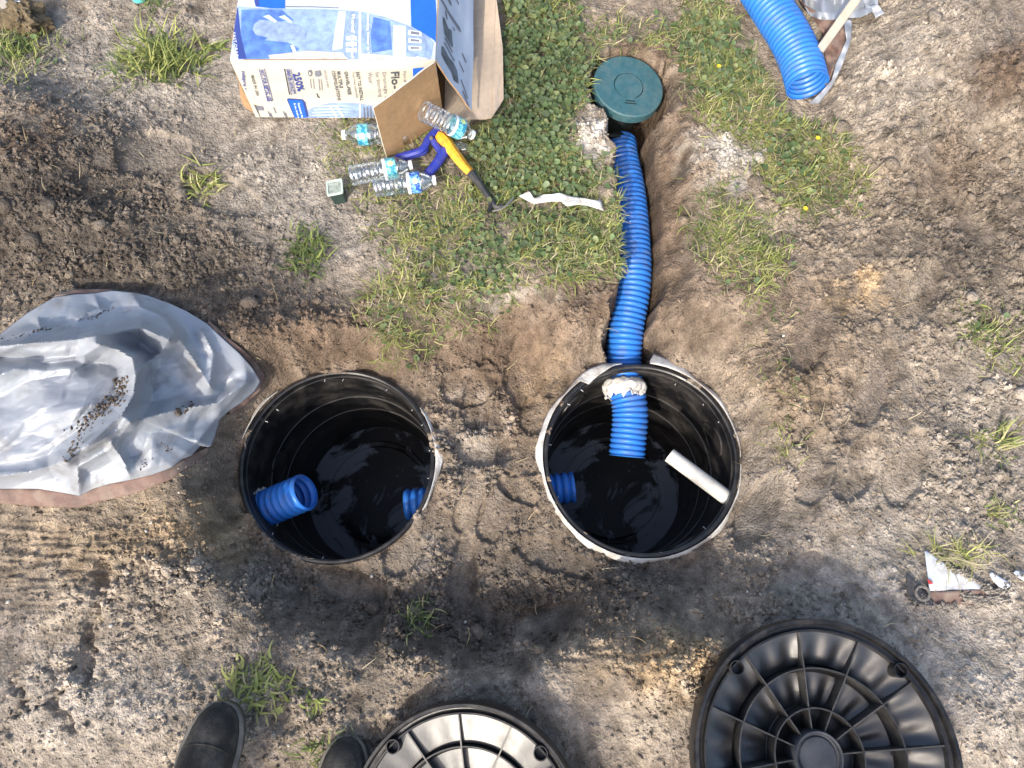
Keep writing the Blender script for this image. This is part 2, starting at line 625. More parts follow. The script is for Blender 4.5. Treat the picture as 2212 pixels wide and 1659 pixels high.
# macro form, surveyed at pixel positions (first pass at grade, second at the level found)
PIT = [(505, 930), (560, 815), (700, 770), (860, 775), (945, 740), (1110, 700), (1270, 730), (1420, 715), (1560, 770), (1650, 900),
       (1640, 1080), (1570, 1230), (1350, 1290), (1240, 1370), (1090, 1420), (900, 1380), (650, 1340), (530, 1240), (480, 1080)]
HILLS = [  # cx, cy, rx, ry, height
    (140, 370, 230, 140, 0.10), (80, 440, 130, 90, 0.07), (330, 520, 230, 60, 0.05), (60, 260, 90, 50, 0.05),
    (170, 860, 330, 230, 0.10), (2160, 80, 330, 190, 0.22), (2080, 330, 240, 180, 0.08), (1960, 180, 110, 140, 0.06),
    (1960, 560, 180, 90, 0.03), (1440, 1430, 150, 66, 0.15), (1640, 1560, 330, 170, 0.05), (700, 1560, 600, 120, 0.025),
    (2000, 1520, 300, 220, 0.05), (250, 1250, 260, 120, 0.05), (560, 720, 120, 60, 0.04), (200, 1560, 380, 170, 0.04),
    (-200, 300, 300, 300, 0.1), (2450, 200, 300, 400, 0.15), (1840, 720, 120, 160, 0.03), (1250, 200, 120, 200, 0.015),
]
Z = 0.010 * n_big
for it in range(1):
    DX, DY = projD(GX, GY, -0.07)
    Z = 0.010 * n_big + 0.0035 * n_mid
    sd = sdf(DX, DY, PIT) + 5 * n_mid + 9 * n_big
    soft = 66.0 - 18.0 * smooth(1180.0, 1300.0, DY)
    pit = 1 - smooth(-soft, soft, sd)
    DX, DY = projD(GX, GY, 0.02)
    for (cx, cy, rx, ry, h) in HILLS:
        Z += h * np.exp(-(((DX - cx) / rx) ** 2 + ((DY - cy) / ry) ** 2))
    floor_z = RIM_Z - 0.024 + 0.007 * n_mid + 0.010 * n_big
    Z = Z * (1 - pit) + floor_z * pit

for _ in range(10):
    Zp = np.pad(Z, 4, mode='edge')
    Z = (Z * 2 + Zp[4:-4, :-8] + Zp[4:-4, 8:] + Zp[:-8, 4:-4] + Zp[8:, 4:-4]) / 6
# level strip under the carton
bm = smooth(0.12, 0.02, np.maximum(np.abs(GX + 0.46) - 0.46, np.abs(GY - 1.70) - 0.32))
Z = Z * (1 - bm) + 0.0 * bm

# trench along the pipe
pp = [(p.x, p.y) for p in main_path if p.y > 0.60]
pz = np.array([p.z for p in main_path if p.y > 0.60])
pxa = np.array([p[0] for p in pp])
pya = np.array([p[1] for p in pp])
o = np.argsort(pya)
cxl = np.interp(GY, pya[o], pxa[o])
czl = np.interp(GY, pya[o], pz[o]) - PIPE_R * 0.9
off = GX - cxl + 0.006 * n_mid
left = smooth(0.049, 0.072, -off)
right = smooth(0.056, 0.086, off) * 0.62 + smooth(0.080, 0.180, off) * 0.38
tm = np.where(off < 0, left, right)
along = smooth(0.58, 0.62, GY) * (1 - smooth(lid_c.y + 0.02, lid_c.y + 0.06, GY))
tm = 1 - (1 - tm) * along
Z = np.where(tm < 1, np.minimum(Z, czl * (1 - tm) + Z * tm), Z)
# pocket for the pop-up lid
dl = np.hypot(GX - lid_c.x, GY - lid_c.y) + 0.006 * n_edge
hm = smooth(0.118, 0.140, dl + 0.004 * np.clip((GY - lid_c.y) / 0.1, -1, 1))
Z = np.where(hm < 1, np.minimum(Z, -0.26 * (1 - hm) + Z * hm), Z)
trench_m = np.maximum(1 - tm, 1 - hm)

# ground meets the tanks' rims
tank_d = []
for tk in (tank_a, tank_b):
    d = np.hypot(GX - tk.x, GY - tk.y)
    tank_d.append(d)
    w = 1 - smooth(TANK_R + 0.005, TANK_R + 0.10, d)
    w = w * (1 - trench_m)
    Z = Z * (1 - w) + (RIM_Z - 0.006 + 0.006 * n_mid) * w
for lc_, lr_ in ((lid_r, LID_RR), (lid_l, LID_LR)):
    d = np.hypot(GX - lc_.x, GY - lc_.y)
    lim = lc_.z - 0.122 + 0.030 * smooth(lr_ * 0.80, lr_ * 1.02, d)
    w = 1 - smooth(lr_ * 1.02, lr_ * 1.22, d)
    Z = np.where(w > 0, np.minimum(Z, lim * w + np.maximum(Z, lim) * (1 - w)), Z)
d = dline(GX, GY, [(p_.x, p_.y) for p_ in LOOSE])
w = 1 - smooth(0.05, 0.11, d)
Z = np.minimum(Z, (0.085 - 0.0625 - 0.012) * w + np.maximum(Z, 0) * (1 - w) + 10 * (w <= 0))
loose_m = w
DX, DY = projD(GX, GY, Z)

# shoe prints: smooth pressed soles (cx, cy, half length, half width, angle from image x, in pixels of the survey)
PRINTS = [(1017, 838, 66, 40, 8), (1133, 790, 92, 44, 84), (1154, 898, 42, 36, 90), (1026, 870, 62, 34, 88), (1050, 978, 66, 32, 4),
          (1122, 990, 52, 42, -20), (1118, 1056, 56, 26, -38), (1015, 1085, 70, 33, 76), (1072, 1100, 76, 36, 72), (1198, 1206, 92, 34, -22),
          (1000, 1240, 92, 34, 84), (760, 1268, 78, 36, -14), (870, 1195, 55, 38, 60), (1750, 730, 82, 44, 68), (1890, 830, 100, 40, 70),
          (1855, 1010, 80, 42, 60), (1720, 1240, 72, 34, 40), (1960, 1010, 90, 42, 70), (540, 1065, 44, 24, 70),
          (1640, 1100, 90, 40, 62), (1985, 640, 80, 40, 62), (480, 420, 90, 44, -20), (330, 330, 84, 50, 10),
          (1180, 1340, 90, 34, 20), (1760, 1010, 84, 36, 78)]
press = np.zeros_like(Z)
for (cx, cy, hl, hw, an) in PRINTS:
    a = math.radians(-an)
    lx = (DX - cx) * math.cos(a) + (DY - cy) * math.sin(a)
    ly = -(DX - cx) * math.sin(a) + (DY - cy) * math.cos(a)
    wv = hw * (0.82 + 0.18 * np.cos(lx / hl * 2.4 + 0.6))
    q = (np.abs(lx / hl)) ** 3.5 + (np.abs(ly / wv)) ** 3.0 + 0.10 * n_edge
    mk = 1 - smooth(0.66, 1.10, q)
    lipm = np.exp(-((q - 1.25) / 0.28) ** 2)
    Z += -0.015 * mk + 0.0015 * lipm * (1 - trench_m)
    press = np.maximum(press, mk)

# cracks and cuts
CRACKS = [([(26, 420), (60, 498), (84, 480), (128, 448)], 0.006, 0.018), ([(96, 400), (154, 401), (166, 386)], 0.005, 0.014),
          ([(106, 408), (128, 448), (166, 425)], 0.005, 0.016), ([(112, 474), (154, 530)], 0.010, 0.020), ([(0, 460), (40, 420)], 0.004, 0.01),
          ([(-20, 560), (50, 470)], 0.004, 0.012)]
for pts, w, dp in CRACKS:
    pts = [(x, 1044 + y) for x, y in pts]
    d = dline(DX + 7 * n_sml, DY + 7 * n_edge, pts) / 850.0
    Z -= dp * np.exp(-(d / w) ** 2)
CUT = [(222, 1220), (206, 1310), (186, 1390), (184, 1465)]
d = dline(DX + 5 * n_sml, DY, CUT) / 850.0
Z -= 0.030 * np.exp(-(d / 0.020) ** 4)
for pts in ([(905, 1340), (1000, 1390), (1080, 1430)], [(1290, 1330), (1360, 1305), (1420, 1300)], [(1800, 1270), (1840, 1330)], [(1660, 830), (1700, 900), (1720, 960)],
            [(1840, 590), (1905, 555)], [(1270, 640), (1330, 600)], [(700, 780), (560, 800)], [(690, 700), (800, 690)], [(1000, 790), (1060, 770)]):
    d = dline(DX + 9 * n_sml, DY + 9 * n_edge, pts) / 850.0
    Z -= 0.012 * np.exp(-(d / 0.006) ** 2)

# how crumbly the soil is
CRUMB = [(120, 450, 300, 190, 1.0), (330, 560, 260, 70, 1.0), (1960, 330, 300, 330, 1.0), (2150, 600, 200, 200, 0.9), (1000, 1330, 330, 110, 0.9),
         (480, 1240, 260, 120, 0.9), (1480, 1450, 160, 80, 0.9), (1700, 900, 160, 260, 0.5), (560, 720, 260, 90, 0.6), (1040, 1010, 130, 320, 0.75),
         (620, 1500, 260, 120, 0.6), (1300, 1250, 220, 90, 0.6), (1620, 1260, 130, 130, 0.6), (760, 700, 160, 60, 0.4), (250, 1400, 160, 120, 0.45),
         (2100, 900, 200, 300, 0.5), (1250, 680, 90, 60, 0.5), (1580, 350, 90, 60, 0.5), (1275, 300, 40, 60, 0.6)]
crumb = np.full(Z.shape, 0.13)
for (cx, cy, rx, ry, w) in CRUMB:
    crumb = np.maximum(crumb, w * np.exp(-(((DX - cx) / rx) ** 2 + ((DY - cy) / ry) ** 2) * 0.9))
crumb = np.clip(crumb * (1 + 0.55 * n_mid) + 0.05 * n_big, 0.03, 1.0) * (1 - 0.9 * press) * (1 - 0.55 * trench_m) * (1 - 0.8 * bm) * (1 - 0.8 * loose_m)
streak_h = fnoise(0.012, 0.10, 41, ax=(0.14, 1.0))
streak_v = fnoise(0.012, 0.10, 42, ax=(1.0, 0.16))
mh = np.exp(-(((DX - 690) / 230) ** 2 + ((DY - 745) / 75) ** 2)) + 0.8 * np.exp(-(((DX - 120) / 250) ** 2 + ((DY - 1220) / 120) ** 2)) + 0.6 * np.exp(-(((DX - 1250) / 120) ** 2 + ((DY - 1390) / 60) ** 2))
mv = 0.8 * np.exp(-(((DX - 1760) / 120) ** 2 + ((DY - 880) / 200) ** 2)) + 0.9 * trench_m + 0.5 * np.exp(-(((DX - 2100) / 160) ** 2 + ((DY - 150) / 160) ** 2))
Z += 0.0042 * streak_h * np.clip(mh, 0, 1) + 0.0034 * streak_v * np.clip(mv, 0, 1)
Z += (0.0009 + 0.0018 * crumb) * n_sml * (1 - 0.7 * press) + (0.0005 + 0.0010 * crumb) * n_fin * (1 - 0.5 * press)

# press thousands of crumbs into the sheet
tone = np.zeros_like(Z)
NCR = 52000
cxs = rng.uniform(FX0 + 0.05, FX1 - 0.05, NCR)
cys = rng.uniform(FY0 + 0.05, FY1 - 0.05, NCR)
u = rng.uniform(0, 1, NCR)
rad = 0.0050 + 0.007 * u ** 3 + 0.014 * (rng.uniform(0, 1, NCR) ** 16)
ten = rng.normal(0, 0.16, NCR)
acc = rng.uniform(0, 1, NCR)
asp = rng.uniform(0.7, 1.35, NCR)
ang = rng.uniform(0, math.pi, NCR)
base0 = Z.copy()
for i in range(NCR):
    ix = int((cxs[i] - FX0) / STEP)
    iy = int((cys[i] - FY0) / STEP)
    c = crumb[iy, ix]
    if acc[i] > c:
        continue
    r = rad[i] * (0.6 + 0.65 * c)
    k = int(r * 1.5 / STEP) + 1
    ys = slice(max(0, iy - k), iy + k + 1)
    xs = slice(max(0, ix - k), ix + k + 1)
    dx = GX[ys, xs] - cxs[i]
    dy = GY[ys, xs] - cys[i]
    ca, sa = math.cos(ang[i]), math.sin(ang[i])
    lx = (dx * ca + dy * sa) / asp[i]
    ly = (-dx * sa + dy * ca) * asp[i]
    q = 1 - (lx * lx + ly * ly) / (r * r)
    hit = q > 0
    if not hit.any():
        continue
    h = base0[ys, xs] - 0.30 * r + r * 0.95 * np.sqrt(np.clip(q, 0, 1)) * (1 + 0.25 * n_fin[ys, xs])
    zz = Z[ys, xs]
    up = hit & (h > zz)
    zz[up] = h[up]
    tt = tone[ys, xs]
    tt[up] = ten[i]

# soil colours
def C(*c):
    return np.array(c, float)


c_mid = C(0.255, 0.215, 0.172)
c_grey = C(0.300, 0.275, 0.245)
c_pale = C(0.40, 0.36, 0.315)
c_brown = C(0.150, 0.108, 0.078)
c_dark = C(0.098, 0.084, 0.072)
c_tan = C(0.43, 0.31, 0.18)
c_ash = C(0.50, 0.48, 0.45)
SPL = [(735, 1000, 330, 300, c_brown, .55), (1385, 990, 290, 280, c_brown, .48), (1250, 1250, 260, 90, c_dark, .5), (1120, 800, 160, 120, c_brown, .5), (700, 740, 240, 80, c_brown, .6), (1240, 1540, 260, 90, c_pale, .45), (2150, 900, 160, 260, c_grey, .5), (300, 170, 330, 170, c_grey, .9), (620, 370, 170, 140, c_grey, .8), (110, 420, 280, 180, c_dark, .95), (300, 560, 360, 80, c_dark, .95),
       (60, 290, 100, 60, c_brown, .6), (680, 690, 190, 70, c_brown, .75), (760, 760, 190, 50, c_brown, .6), (560, 640, 130, 60, c_dark, .6),
       (1090, 740, 160, 90, c_brown, .75), (1300, 650, 120, 70, c_brown, .85), (1440, 420, 60, 260, c_brown, .8), (1390, 110, 110, 50, c_brown, .8),
       (1480, 240, 70, 60, c_brown, .5), (1620, 620, 170, 60, c_brown, .6), (1720, 780, 170, 130, c_brown, .5), (1520, 700, 90, 60, c_brown, .5),
       (1000, 1340, 330, 110, c_dark, .7), (620, 1250, 150, 90, c_dark, .55), (470, 1090, 70, 90, c_dark, .4), (1240, 1240, 160, 80, c_dark, .45),
       (200, 1540, 300, 170, c_pale, .55), (250, 1180, 260, 70, c_tan, .30), (440, 1150, 120, 70, c_tan, .55), (470, 1250, 190, 70, c_grey, .4),
       (1450, 1440, 135, 66, c_tan, .9), (1560, 1560, 120, 80, c_pale, .5), (1900, 1250, 260, 170, c_grey, .6), (2120, 1480, 230, 260, c_pale, .75),
       (1300, 1540, 200, 90, c_mid, .6), (2080, 520, 220, 170, c_dark, .45), (2000, 120, 260, 130, c_grey, .6), (2180, 160, 120, 70, c_brown, .75),
       (2060, 370, 90, 70, c_brown, .5), (1850, 640, 60, 30, c_tan, .6), (1650, 850, 120, 90, c_tan, .3), (1272, 300, 34, 52, c_ash, .9),
       (1580, 335, 80, 45, c_ash, .6), (1010, 560, 90, 50, c_ash, .35), (1600, 950, 110, 200, c_grey, .35), (1010, 980, 60, 80, c_grey, .5),
       (1180, 830, 40, 60, c_tan, .25), (1100, 640, 60, 30, c_ash, .3), (730, 500, 130, 130, c_grey, .5), (640, 1540, 160, 100, c_mid, .5),
       (1860, 480, 160, 100, c_mid, .5), (1900, 230, 90, 90, c_pale, .3), (900, 1180, 90, 60, c_grey, .3)]
soil = np.broadcast_to(c_mid, Z.shape + (3,)).copy()
for (cx, cy, rx, ry, c, w) in SPL:
    k = min(0.95, w * 1.22) * np.exp(-(((DX + 18 * n_edge - cx) / rx) ** 2 + ((DY + 18 * n_mid - cy) / ry) ** 2))
    soil = soil * (1 - k[..., None]) + c * k[..., None]
blot = np.clip(1 + 0.13 * n_mid + 0.10 * n_sml + tone, 0.45, 1.9)
soil = soil * blot[..., None]
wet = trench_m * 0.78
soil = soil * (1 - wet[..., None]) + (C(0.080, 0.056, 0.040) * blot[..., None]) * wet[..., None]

# green cover: where it grows (survey pixels), 1 = closed
GRASS = [
    ([(1080, -60), (1235, -60), (1245, 40), (1275, 130), (1280, 195), (1245, 235), (1235, 325), (1300, 350), (1325, 420), (1338, 520), (1356, 600),
      (1300, 585), (1225, 615), (1140, 590), (1118, 540), (1070, 470), (1010, 410), (1005, 330), (1060, 250), (1090, 210)], 1.0, 14),
    ([(1440, 70), (1500, 30), (1590, -40), (1640, 40), (1690, 190), (1750, 250), (1830, 320), (1862, 395), (1835, 440), (1750, 475), (1690, 430),
      (1640, 370), (1570, 300), (1520, 285), (1500, 200), (1480, 120)], 0.85, 16),
    ([(1490, 430), (1560, 395), (1610, 440), (1700, 540), (1695, 600), (1640, 640), (1560, 600), (1500, 540)], 0.55, 20),
    ([(800, 440), (900, 425), (1010, 420), (1075, 475), (1110, 560), (1130, 600), (1085, 680), (1000, 705), (905, 765), (840, 775), (775, 660), (830, 600), (870, 560), (820, 500)], 0.50, 26),
    ([(700, 265), (830, 270), (1010, 300), (1010, 430), (860, 440), (720, 380)], 0.22, 25),
    ([(820, 640), (900, 650), (905, 770), (850, 780), (790, 690)], 0.75, 16),
    ([(1260, 50), (1440, 60), (1430, 110), (1290, 110)], 0.35, 14),
    ([(1480, -60), (1620, -60), (1600, 20), (1480, 50)], 0.9, 10),
    ([(-40, 20), (60, 60), (130, 110), (60, 160), (-40, 170)], 0.25, 25),
    ([(1600, 640), (1700, 660), (1690, 700), (1600, 690)], 0.12, 20),
    ([(1640, 720), (1720, 800), (1720, 1000), (1680, 1010), (1660, 850)], 0.10, 16),
    ([(2080, 670), (2240, 690), (2240, 820), (2120, 780)], 0.25, 20),
]
cover = np.zeros_like(Z)
for poly, w, s in GRASS:
    sd = sdf(DX, DY, poly) + 14 * n_edge + 8 * n_sml
    cover = np.maximum(cover, w * (1 - smooth(-s, s, sd)))
cover *= (1 - smooth(0.2, 0.5, trench_m)) * (1 - bm * smooth(1.41, 1.43, GY) * (GX < -0.03))
# bare spots in the turf
for (cx, cy, rx, ry) in [(1100, 500, 24, 42), (1272, 290, 30, 60), (1580, 335, 70, 36), (1540, 300, 40, 30), (1180, 445, 90, 16), (1310, 640, 60, 40), (1300, 420, 30, 25), (1600, 100, 26, 20)]:
    cover *= 1 - np.exp(-(((DX - cx) / rx) ** 2 + ((DY - cy) / ry) ** 2) ** 2)
cover *= np.clip(0.85 + 0.30 * n_mid, 0.25, 1.2) * (1 - smooth(0.3, 0.7, loose_m))
cover *= (tank_d[0] > TANK_R + 0.03) & (tank_d[1] > TANK_R + 0.03)
cvs = np.clip(cover, 0, 1)[..., None] * 0.6
soil = soil * (1 - cvs) + C(0.115, 0.098, 0.068) * blot[..., None] * cvs
soil = np.clip(soil * C(0.96, 0.942, 0.915), 0.02, 0.75)


def gz(x, y):
    ix = min(nx - 1, max(0, int(round((x - FX0) / STEP))))
    iy = min(ny - 1, max(0, int(round((y - FY0) / STEP))))
    return float(Z[iy, ix])


def on_ground(dx, dy, lift=0.0):
    z = 0.0
    for _ in range(4):
        p = P(dx, dy, z)
        z = gz(p.x, p.y)
    p.z = z + lift
    return p


# assemble: fine grid plus growing margins out to the horizon
grow = STEP * np.cumsum(1.35 ** np.arange(1, 31))
ax = np.concatenate([FX0 - grow[::-1], gx, FX1 + grow])
ay = np.concatenate([FY0 - grow[::-1], gy, FY1 + grow])
m = len(grow)
Zf = np.pad(Z, m, mode='edge')
dist = np.maximum(np.maximum(FX0 - ax[None, :], ax[None, :] - FX1), np.maximum(FY0 - ay[:, None], ay[:, None] - FY1))
Zf = Zf * np.exp(-np.clip(dist, 0, None) / 0.12)
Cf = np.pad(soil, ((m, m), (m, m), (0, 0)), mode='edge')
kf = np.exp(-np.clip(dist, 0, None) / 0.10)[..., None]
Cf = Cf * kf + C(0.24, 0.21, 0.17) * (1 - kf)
AX, AY = np.meshgrid(ax, ay)
NX, NY = len(ax), len(ay)
idx = np.arange(NX * NY).reshape(NY, NX)
quads = np.stack([idx[:-1, :-1], idx[:-1, 1:], idx[1:, 1:], idx[1:, :-1]], -1).reshape(-1, 4)
qx = (AX[:-1, :-1] + AX[1:, 1:]).ravel() / 2
qy = (AY[:-1, :-1] + AY[1:, 1:]).ravel() / 2
keep = np.ones(len(quads), bool)
for tk in (tank_a, tank_b):
    keep &= np.hypot(qx - tk.x, qy - tk.y) > TANK_R - 0.006
quads = quads[keep]
me = bpy.data.meshes.new('ground')
co = np.stack([AX, AY, Zf], -1).reshape(-1, 3).astype(np.float32)
me.vertices.add(len(co))
me.vertices.foreach_set('co', co.ravel())
me.loops.add(len(quads) * 4)
me.loops.foreach_set('vertex_index', quads.ravel().astype(np.int32))
me.polygons.add(len(quads))
me.polygons.foreach_set('loop_start', (np.arange(len(quads)) * 4).astype(np.int32))
me.polygons.foreach_set('use_smooth', np.ones(len(quads), bool))
me.update()
me.validate()
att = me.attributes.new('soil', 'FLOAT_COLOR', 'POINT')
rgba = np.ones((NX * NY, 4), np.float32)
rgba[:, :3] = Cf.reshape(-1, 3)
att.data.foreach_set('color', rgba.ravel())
me.materials.append(M['soil'])
ground = bpy.data.objects.new('ground', me)
link(ground)
tag(ground, 'bare grey brown dug soil with shoe prints around the two tanks', None, kind='structure')


# ------------------------------------------------------------------ numpy mesh with a colour attribute
def np_mesh(name, V, quads, colors, material, attr, smooth_=True):
    me = bpy.data.meshes.new(name)
    V = np.asarray(V, np.float32)
    quads = np.asarray(quads, np.int32)
    k = quads.shape[1]
    me.vertices.add(len(V))
    me.vertices.foreach_set('co', V.ravel())
    me.loops.add(quads.size)
    me.loops.foreach_set('vertex_index', quads.ravel())
    me.polygons.add(len(quads))
    me.polygons.foreach_set('loop_start', (np.arange(len(quads)) * k).astype(np.int32))
    me.polygons.foreach_set('use_smooth', np.full(len(quads), smooth_))
    me.update()
    at = me.attributes.new(attr, 'FLOAT_COLOR', 'POINT')
    rg = np.ones((len(V), 4), np.float32)
    rg[:, :3] = colors
    at.data.foreach_set('color', rg.ravel())
    me.materials.append(material)
    return bpy.data.objects.new(name, me)


def sample_cover(n, field, seed):
    r = np.random.default_rng(seed)
    x = r.uniform(FX0 + 0.02, FX1 - 0.02, n)
    y = r.uniform(FY0 + 0.02, FY1 - 0.02, n)
    ix = np.clip(((x - FX0) / STEP).astype(int), 0, nx - 1)
    iy = np.clip(((y - FY0) / STEP).astype(int), 0, ny - 1)
    ok = r.uniform(0, 1, n) < field[iy, ix]
    return x[ok], y[ok], Z[iy[ok], ix[ok]], ix[ok], iy[ok], r


GREENS = np.array([(0.170, 0.218, 0.068), (0.245, 0.285, 0.078), (0.35, 0.37, 0.12), (0.118, 0.165, 0.060), (0.42, 0.40, 0.19), (0.42, 0.37, 0.24)])


def blades(x, y, z, r, length, width, cols, lean=0.9, bend=0.8, seg=3):
    n = len(x)
    az = r.uniform(0, 2 * math.pi, n)
    ln = length * r.uniform(0.5, 1.25, n)
    wd = width * r.uniform(0.7, 1.3, n)
    le = np.clip(r.normal(lean, 0.35, n), 0.05, 1.45)
    be = r.normal(bend, 0.35, n)
    V = np.zeros((n, (seg + 1) * 2, 3))
    px_, py_, pz_ = x.copy(), y.copy(), z - 0.004
    yaw = az.copy()
    tw = r.normal(0, 0.25, n)
    for s in range(seg + 1):
        t = s / seg
        w = wd * (1 - t ** 1.8) * 0.5 + 0.0002
        sx, sy = -np.sin(yaw), np.cos(yaw)
        V[:, 2 * s, 0] = px_ - sx * w
        V[:, 2 * s, 1] = py_ - sy * w
        V[:, 2 * s, 2] = pz_
        V[:, 2 * s + 1, 0] = px_ + sx * w
        V[:, 2 * s + 1, 1] = py_ + sy * w
        V[:, 2 * s + 1, 2] = pz_ + w * 0.3
        el = math.pi / 2 - le - be * t
        st = ln / seg
        px_ = px_ + np.cos(el) * np.cos(yaw) * st
        py_ = py_ + np.cos(el) * np.sin(yaw) * st
        pz_ = np.maximum(pz_ + np.sin(el) * st, z + 0.002)
        yaw = yaw + tw
    q = []
    for s in range(seg):
        q.append([2 * s, 2 * s + 1, 2 * s + 3, 2 * s + 2])
    q = np.array(q)
    Q = (np.arange(n) * (seg + 1) * 2)[:, None, None] + q[None]
    Cc = np.repeat(cols, (seg + 1) * 2, axis=0)
    return V.reshape(-1, 3), Q.reshape(-1, 4), Cc


def leaves(x, y, z, r, size, cols, hmax=0.02):
    n = len(x)
    K = 7
    a = np.linspace(0, 2 * math.pi, K, endpoint=False)
    sz = size * r.uniform(0.55, 1.3, n)
    az = r.uniform(0, 2 * math.pi, n)
    tilt = r.uniform(0, 0.75, n)
    ta = r.uniform(0, 2 * math.pi, n)
    hz = z + 0.003 + hmax * r.uniform(0, 1, n) ** 1.3
    V = np.zeros((n, K + 1, 3))
    nrm = np.stack([np.sin(tilt) * np.cos(ta), np.sin(tilt) * np.sin(ta), np.cos(tilt)], -1)
    e1 = np.stack([np.cos(az), np.sin(az), np.zeros(n)], -1)
    e1 -= nrm * (e1 * nrm).sum(-1, keepdims=True)
    e1 /= np.linalg.norm(e1, axis=-1, keepdims=True)
    e2 = np.cross(nrm, e1)
    ctr = np.stack([x, y, hz], -1)
    V[:, 0] = ctr - nrm * (sz * 0.22)[:, None]
    for k in range(K):
        rr = sz * (0.72 if k == 0 else 1.0) * (1 + 0.12 * r.normal(0, 1, n))
        V[:, k + 1] = ctr + e1 * (rr * math.cos(a[k]))[:, None] + e2 * (rr * math.sin(a[k]))[:, None]
    V[:, :, 2] = np.maximum(V[:, :, 2], z[:, None] + 0.001)
    q = np.array([[0, k + 1, (k + 1) % K + 1] for k in range(K)])
    Q = (np.arange(n) * (K + 1))[:, None, None] + q[None]
    return V.reshape(-1, 3), Q.reshape(-1, 3), np.repeat(cols, K + 1, axis=0)


# turf: blades
x, y, z, ix, iy, r = sample_cover(390000, np.clip(cover * 1.15, 0, 1), 21)
# patchy kind: some patches more yellow
yel = np.clip(0.5 + 0.5 * n_mid[iy, ix] + 0.25 * n_big[iy, ix], 0, 1)
DXs, DYs = DX[iy, ix], DY[iy, ix]
clov = np.exp(-(((DXs - 1160) / 130) ** 2 + ((DYs - 180) / 200) ** 2)) + 0.8 * np.exp(-(((DXs - 1040) / 60) ** 2 + ((DYs - 560) / 60) ** 2)) + 0.4 * np.exp(-(((DXs - 1560) / 70) ** 2 + ((DYs - 90) / 80) ** 2))
keepb = r.uniform(0, 1, len(x)) > 0.72 * np.clip(clov, 0, 1)
x, y, z, yel = x[keepb], y[keepb], z[keepb], yel[keepb]
pick = np.where(r.uniform(0, 1, len(x)) < 0.24, r.integers(4, 6, len(x)), np.where(r.uniform(0, 1, len(x)) < yel, r.integers(1, 3, len(x)), np.where(r.uniform(0, 1, len(x)) < 0.5, 0, 3)))
cols = GREENS[pick] * r.uniform(0.75, 1.3, (len(x), 1))
V, Q, Cc = blades(x, y, z, r, 0.050, 0.0032, cols, lean=1.05)
turf = np_mesh('grass', V, Q, Cc, M['blade'], 'tint')
link(turf)
tag(turf, 'short green and yellowing lawn grass beside the trench and carton', None, kind='stuff')

# turf: round leaved weeds between the blades
DXg, DYg = DX, DY
clf = (1.0 * np.exp(-(((DX - 1150) / 120) ** 2 + ((DY - 190) / 220) ** 2)) + 0.75 * np.exp(-(((DX - 1050) / 75) ** 2 + ((DY - 560) / 70) ** 2))
       + 0.45 * np.exp(-(((DX - 1560) / 80) ** 2 + ((DY - 100) / 90) ** 2)) + 0.35 * np.exp(-(((DX - 1720) / 60) ** 2 + ((DY - 340) / 60) ** 2)) + 0.035)
x, y, z, ix, iy, r = sample_cover(270000, np.clip(cover * clf * 1.3, 0, 1), 22)
lc = np.array([(0.098, 0.150, 0.060), (0.128, 0.185, 0.078), (0.165, 0.215, 0.110), (0.21, 0.245, 0.105)])[r.integers(0, 4, len(x))] * r.uniform(0.7, 1.25, (len(x), 1))
V, Q, Cc = leaves(x, y, z, r, 0.0082, lc, 0.028)
weeds = np_mesh('clover_leaves', V, Q, Cc, M['leaf'], 'tint')
link(weeds)
tag(weeds, 'low round leaved green weeds filling the lawn by the carton', None, kind='stuff')

# straw, root threads and clippings lying about
fld = np.clip(cover * 1.0 + 0.035 + 0.10 * np.exp(-(((DX - 1880) / 250) ** 2 + ((DY - 1100) / 200) ** 2)) + 0.12 * np.exp(-(((DX - 880) / 200) ** 2 + ((DY - 400) / 120) ** 2)), 0, 1)
fld = fld * (1 - loose_m) * (np.hypot(GX - lid_r.x, GY - lid_r.y) > LID_RR) * (np.hypot(GX - lid_l.x, GY - lid_l.y) > LID_LR) * (1 - trench_m) * (tank_d[0] > TANK_R + 0.02) * (tank_d[1] > TANK_R + 0.02)
x, y, z, ix, iy, r = sample_cover(24000, fld, 23)
sc_ = np.array([(0.42, 0.34, 0.19), (0.34, 0.25, 0.14), (0.50, 0.44, 0.30), (0.24, 0.17, 0.11)])[r.integers(0, 4, len(x))] * r.uniform(0.7, 1.2, (len(x), 1))
V, Q, Cc = blades(x, y, z + 0.007, r, 0.045, 0.0018, sc_, lean=1.45, bend=0.15, seg=4)
straw = np_mesh('dry_straw', V, Q, Cc, M['blade'], 'tint')
link(straw)
tag(straw, 'thin dry straw and root threads scattered over soil and lawn', None, kind='stuff')


# ------------------------------------------------------------------ loose clods and pale grit, too many to count
def lump(seed, n=2, rough=0.28):
    import bmesh
    b = bmesh.new()
    bmesh.ops.create_icosphere(b, subdivisions=n, radius=1.0)
    for v in b.verts:
        d = 1 + rough * vnoise(v.co.x + seed * 7.1, v.co.y, v.co.z, 1.3) + rough * 0.6 * vnoise(v.co.x, v.co.y + seed * 3.3, v.co.z, 3.1)
        v.co *= d
    V = np.array([v.co[:] for v in b.verts])
    F = np.array([[v.index for v in f.verts] for f in b.faces])
    b.free()
    return V, F


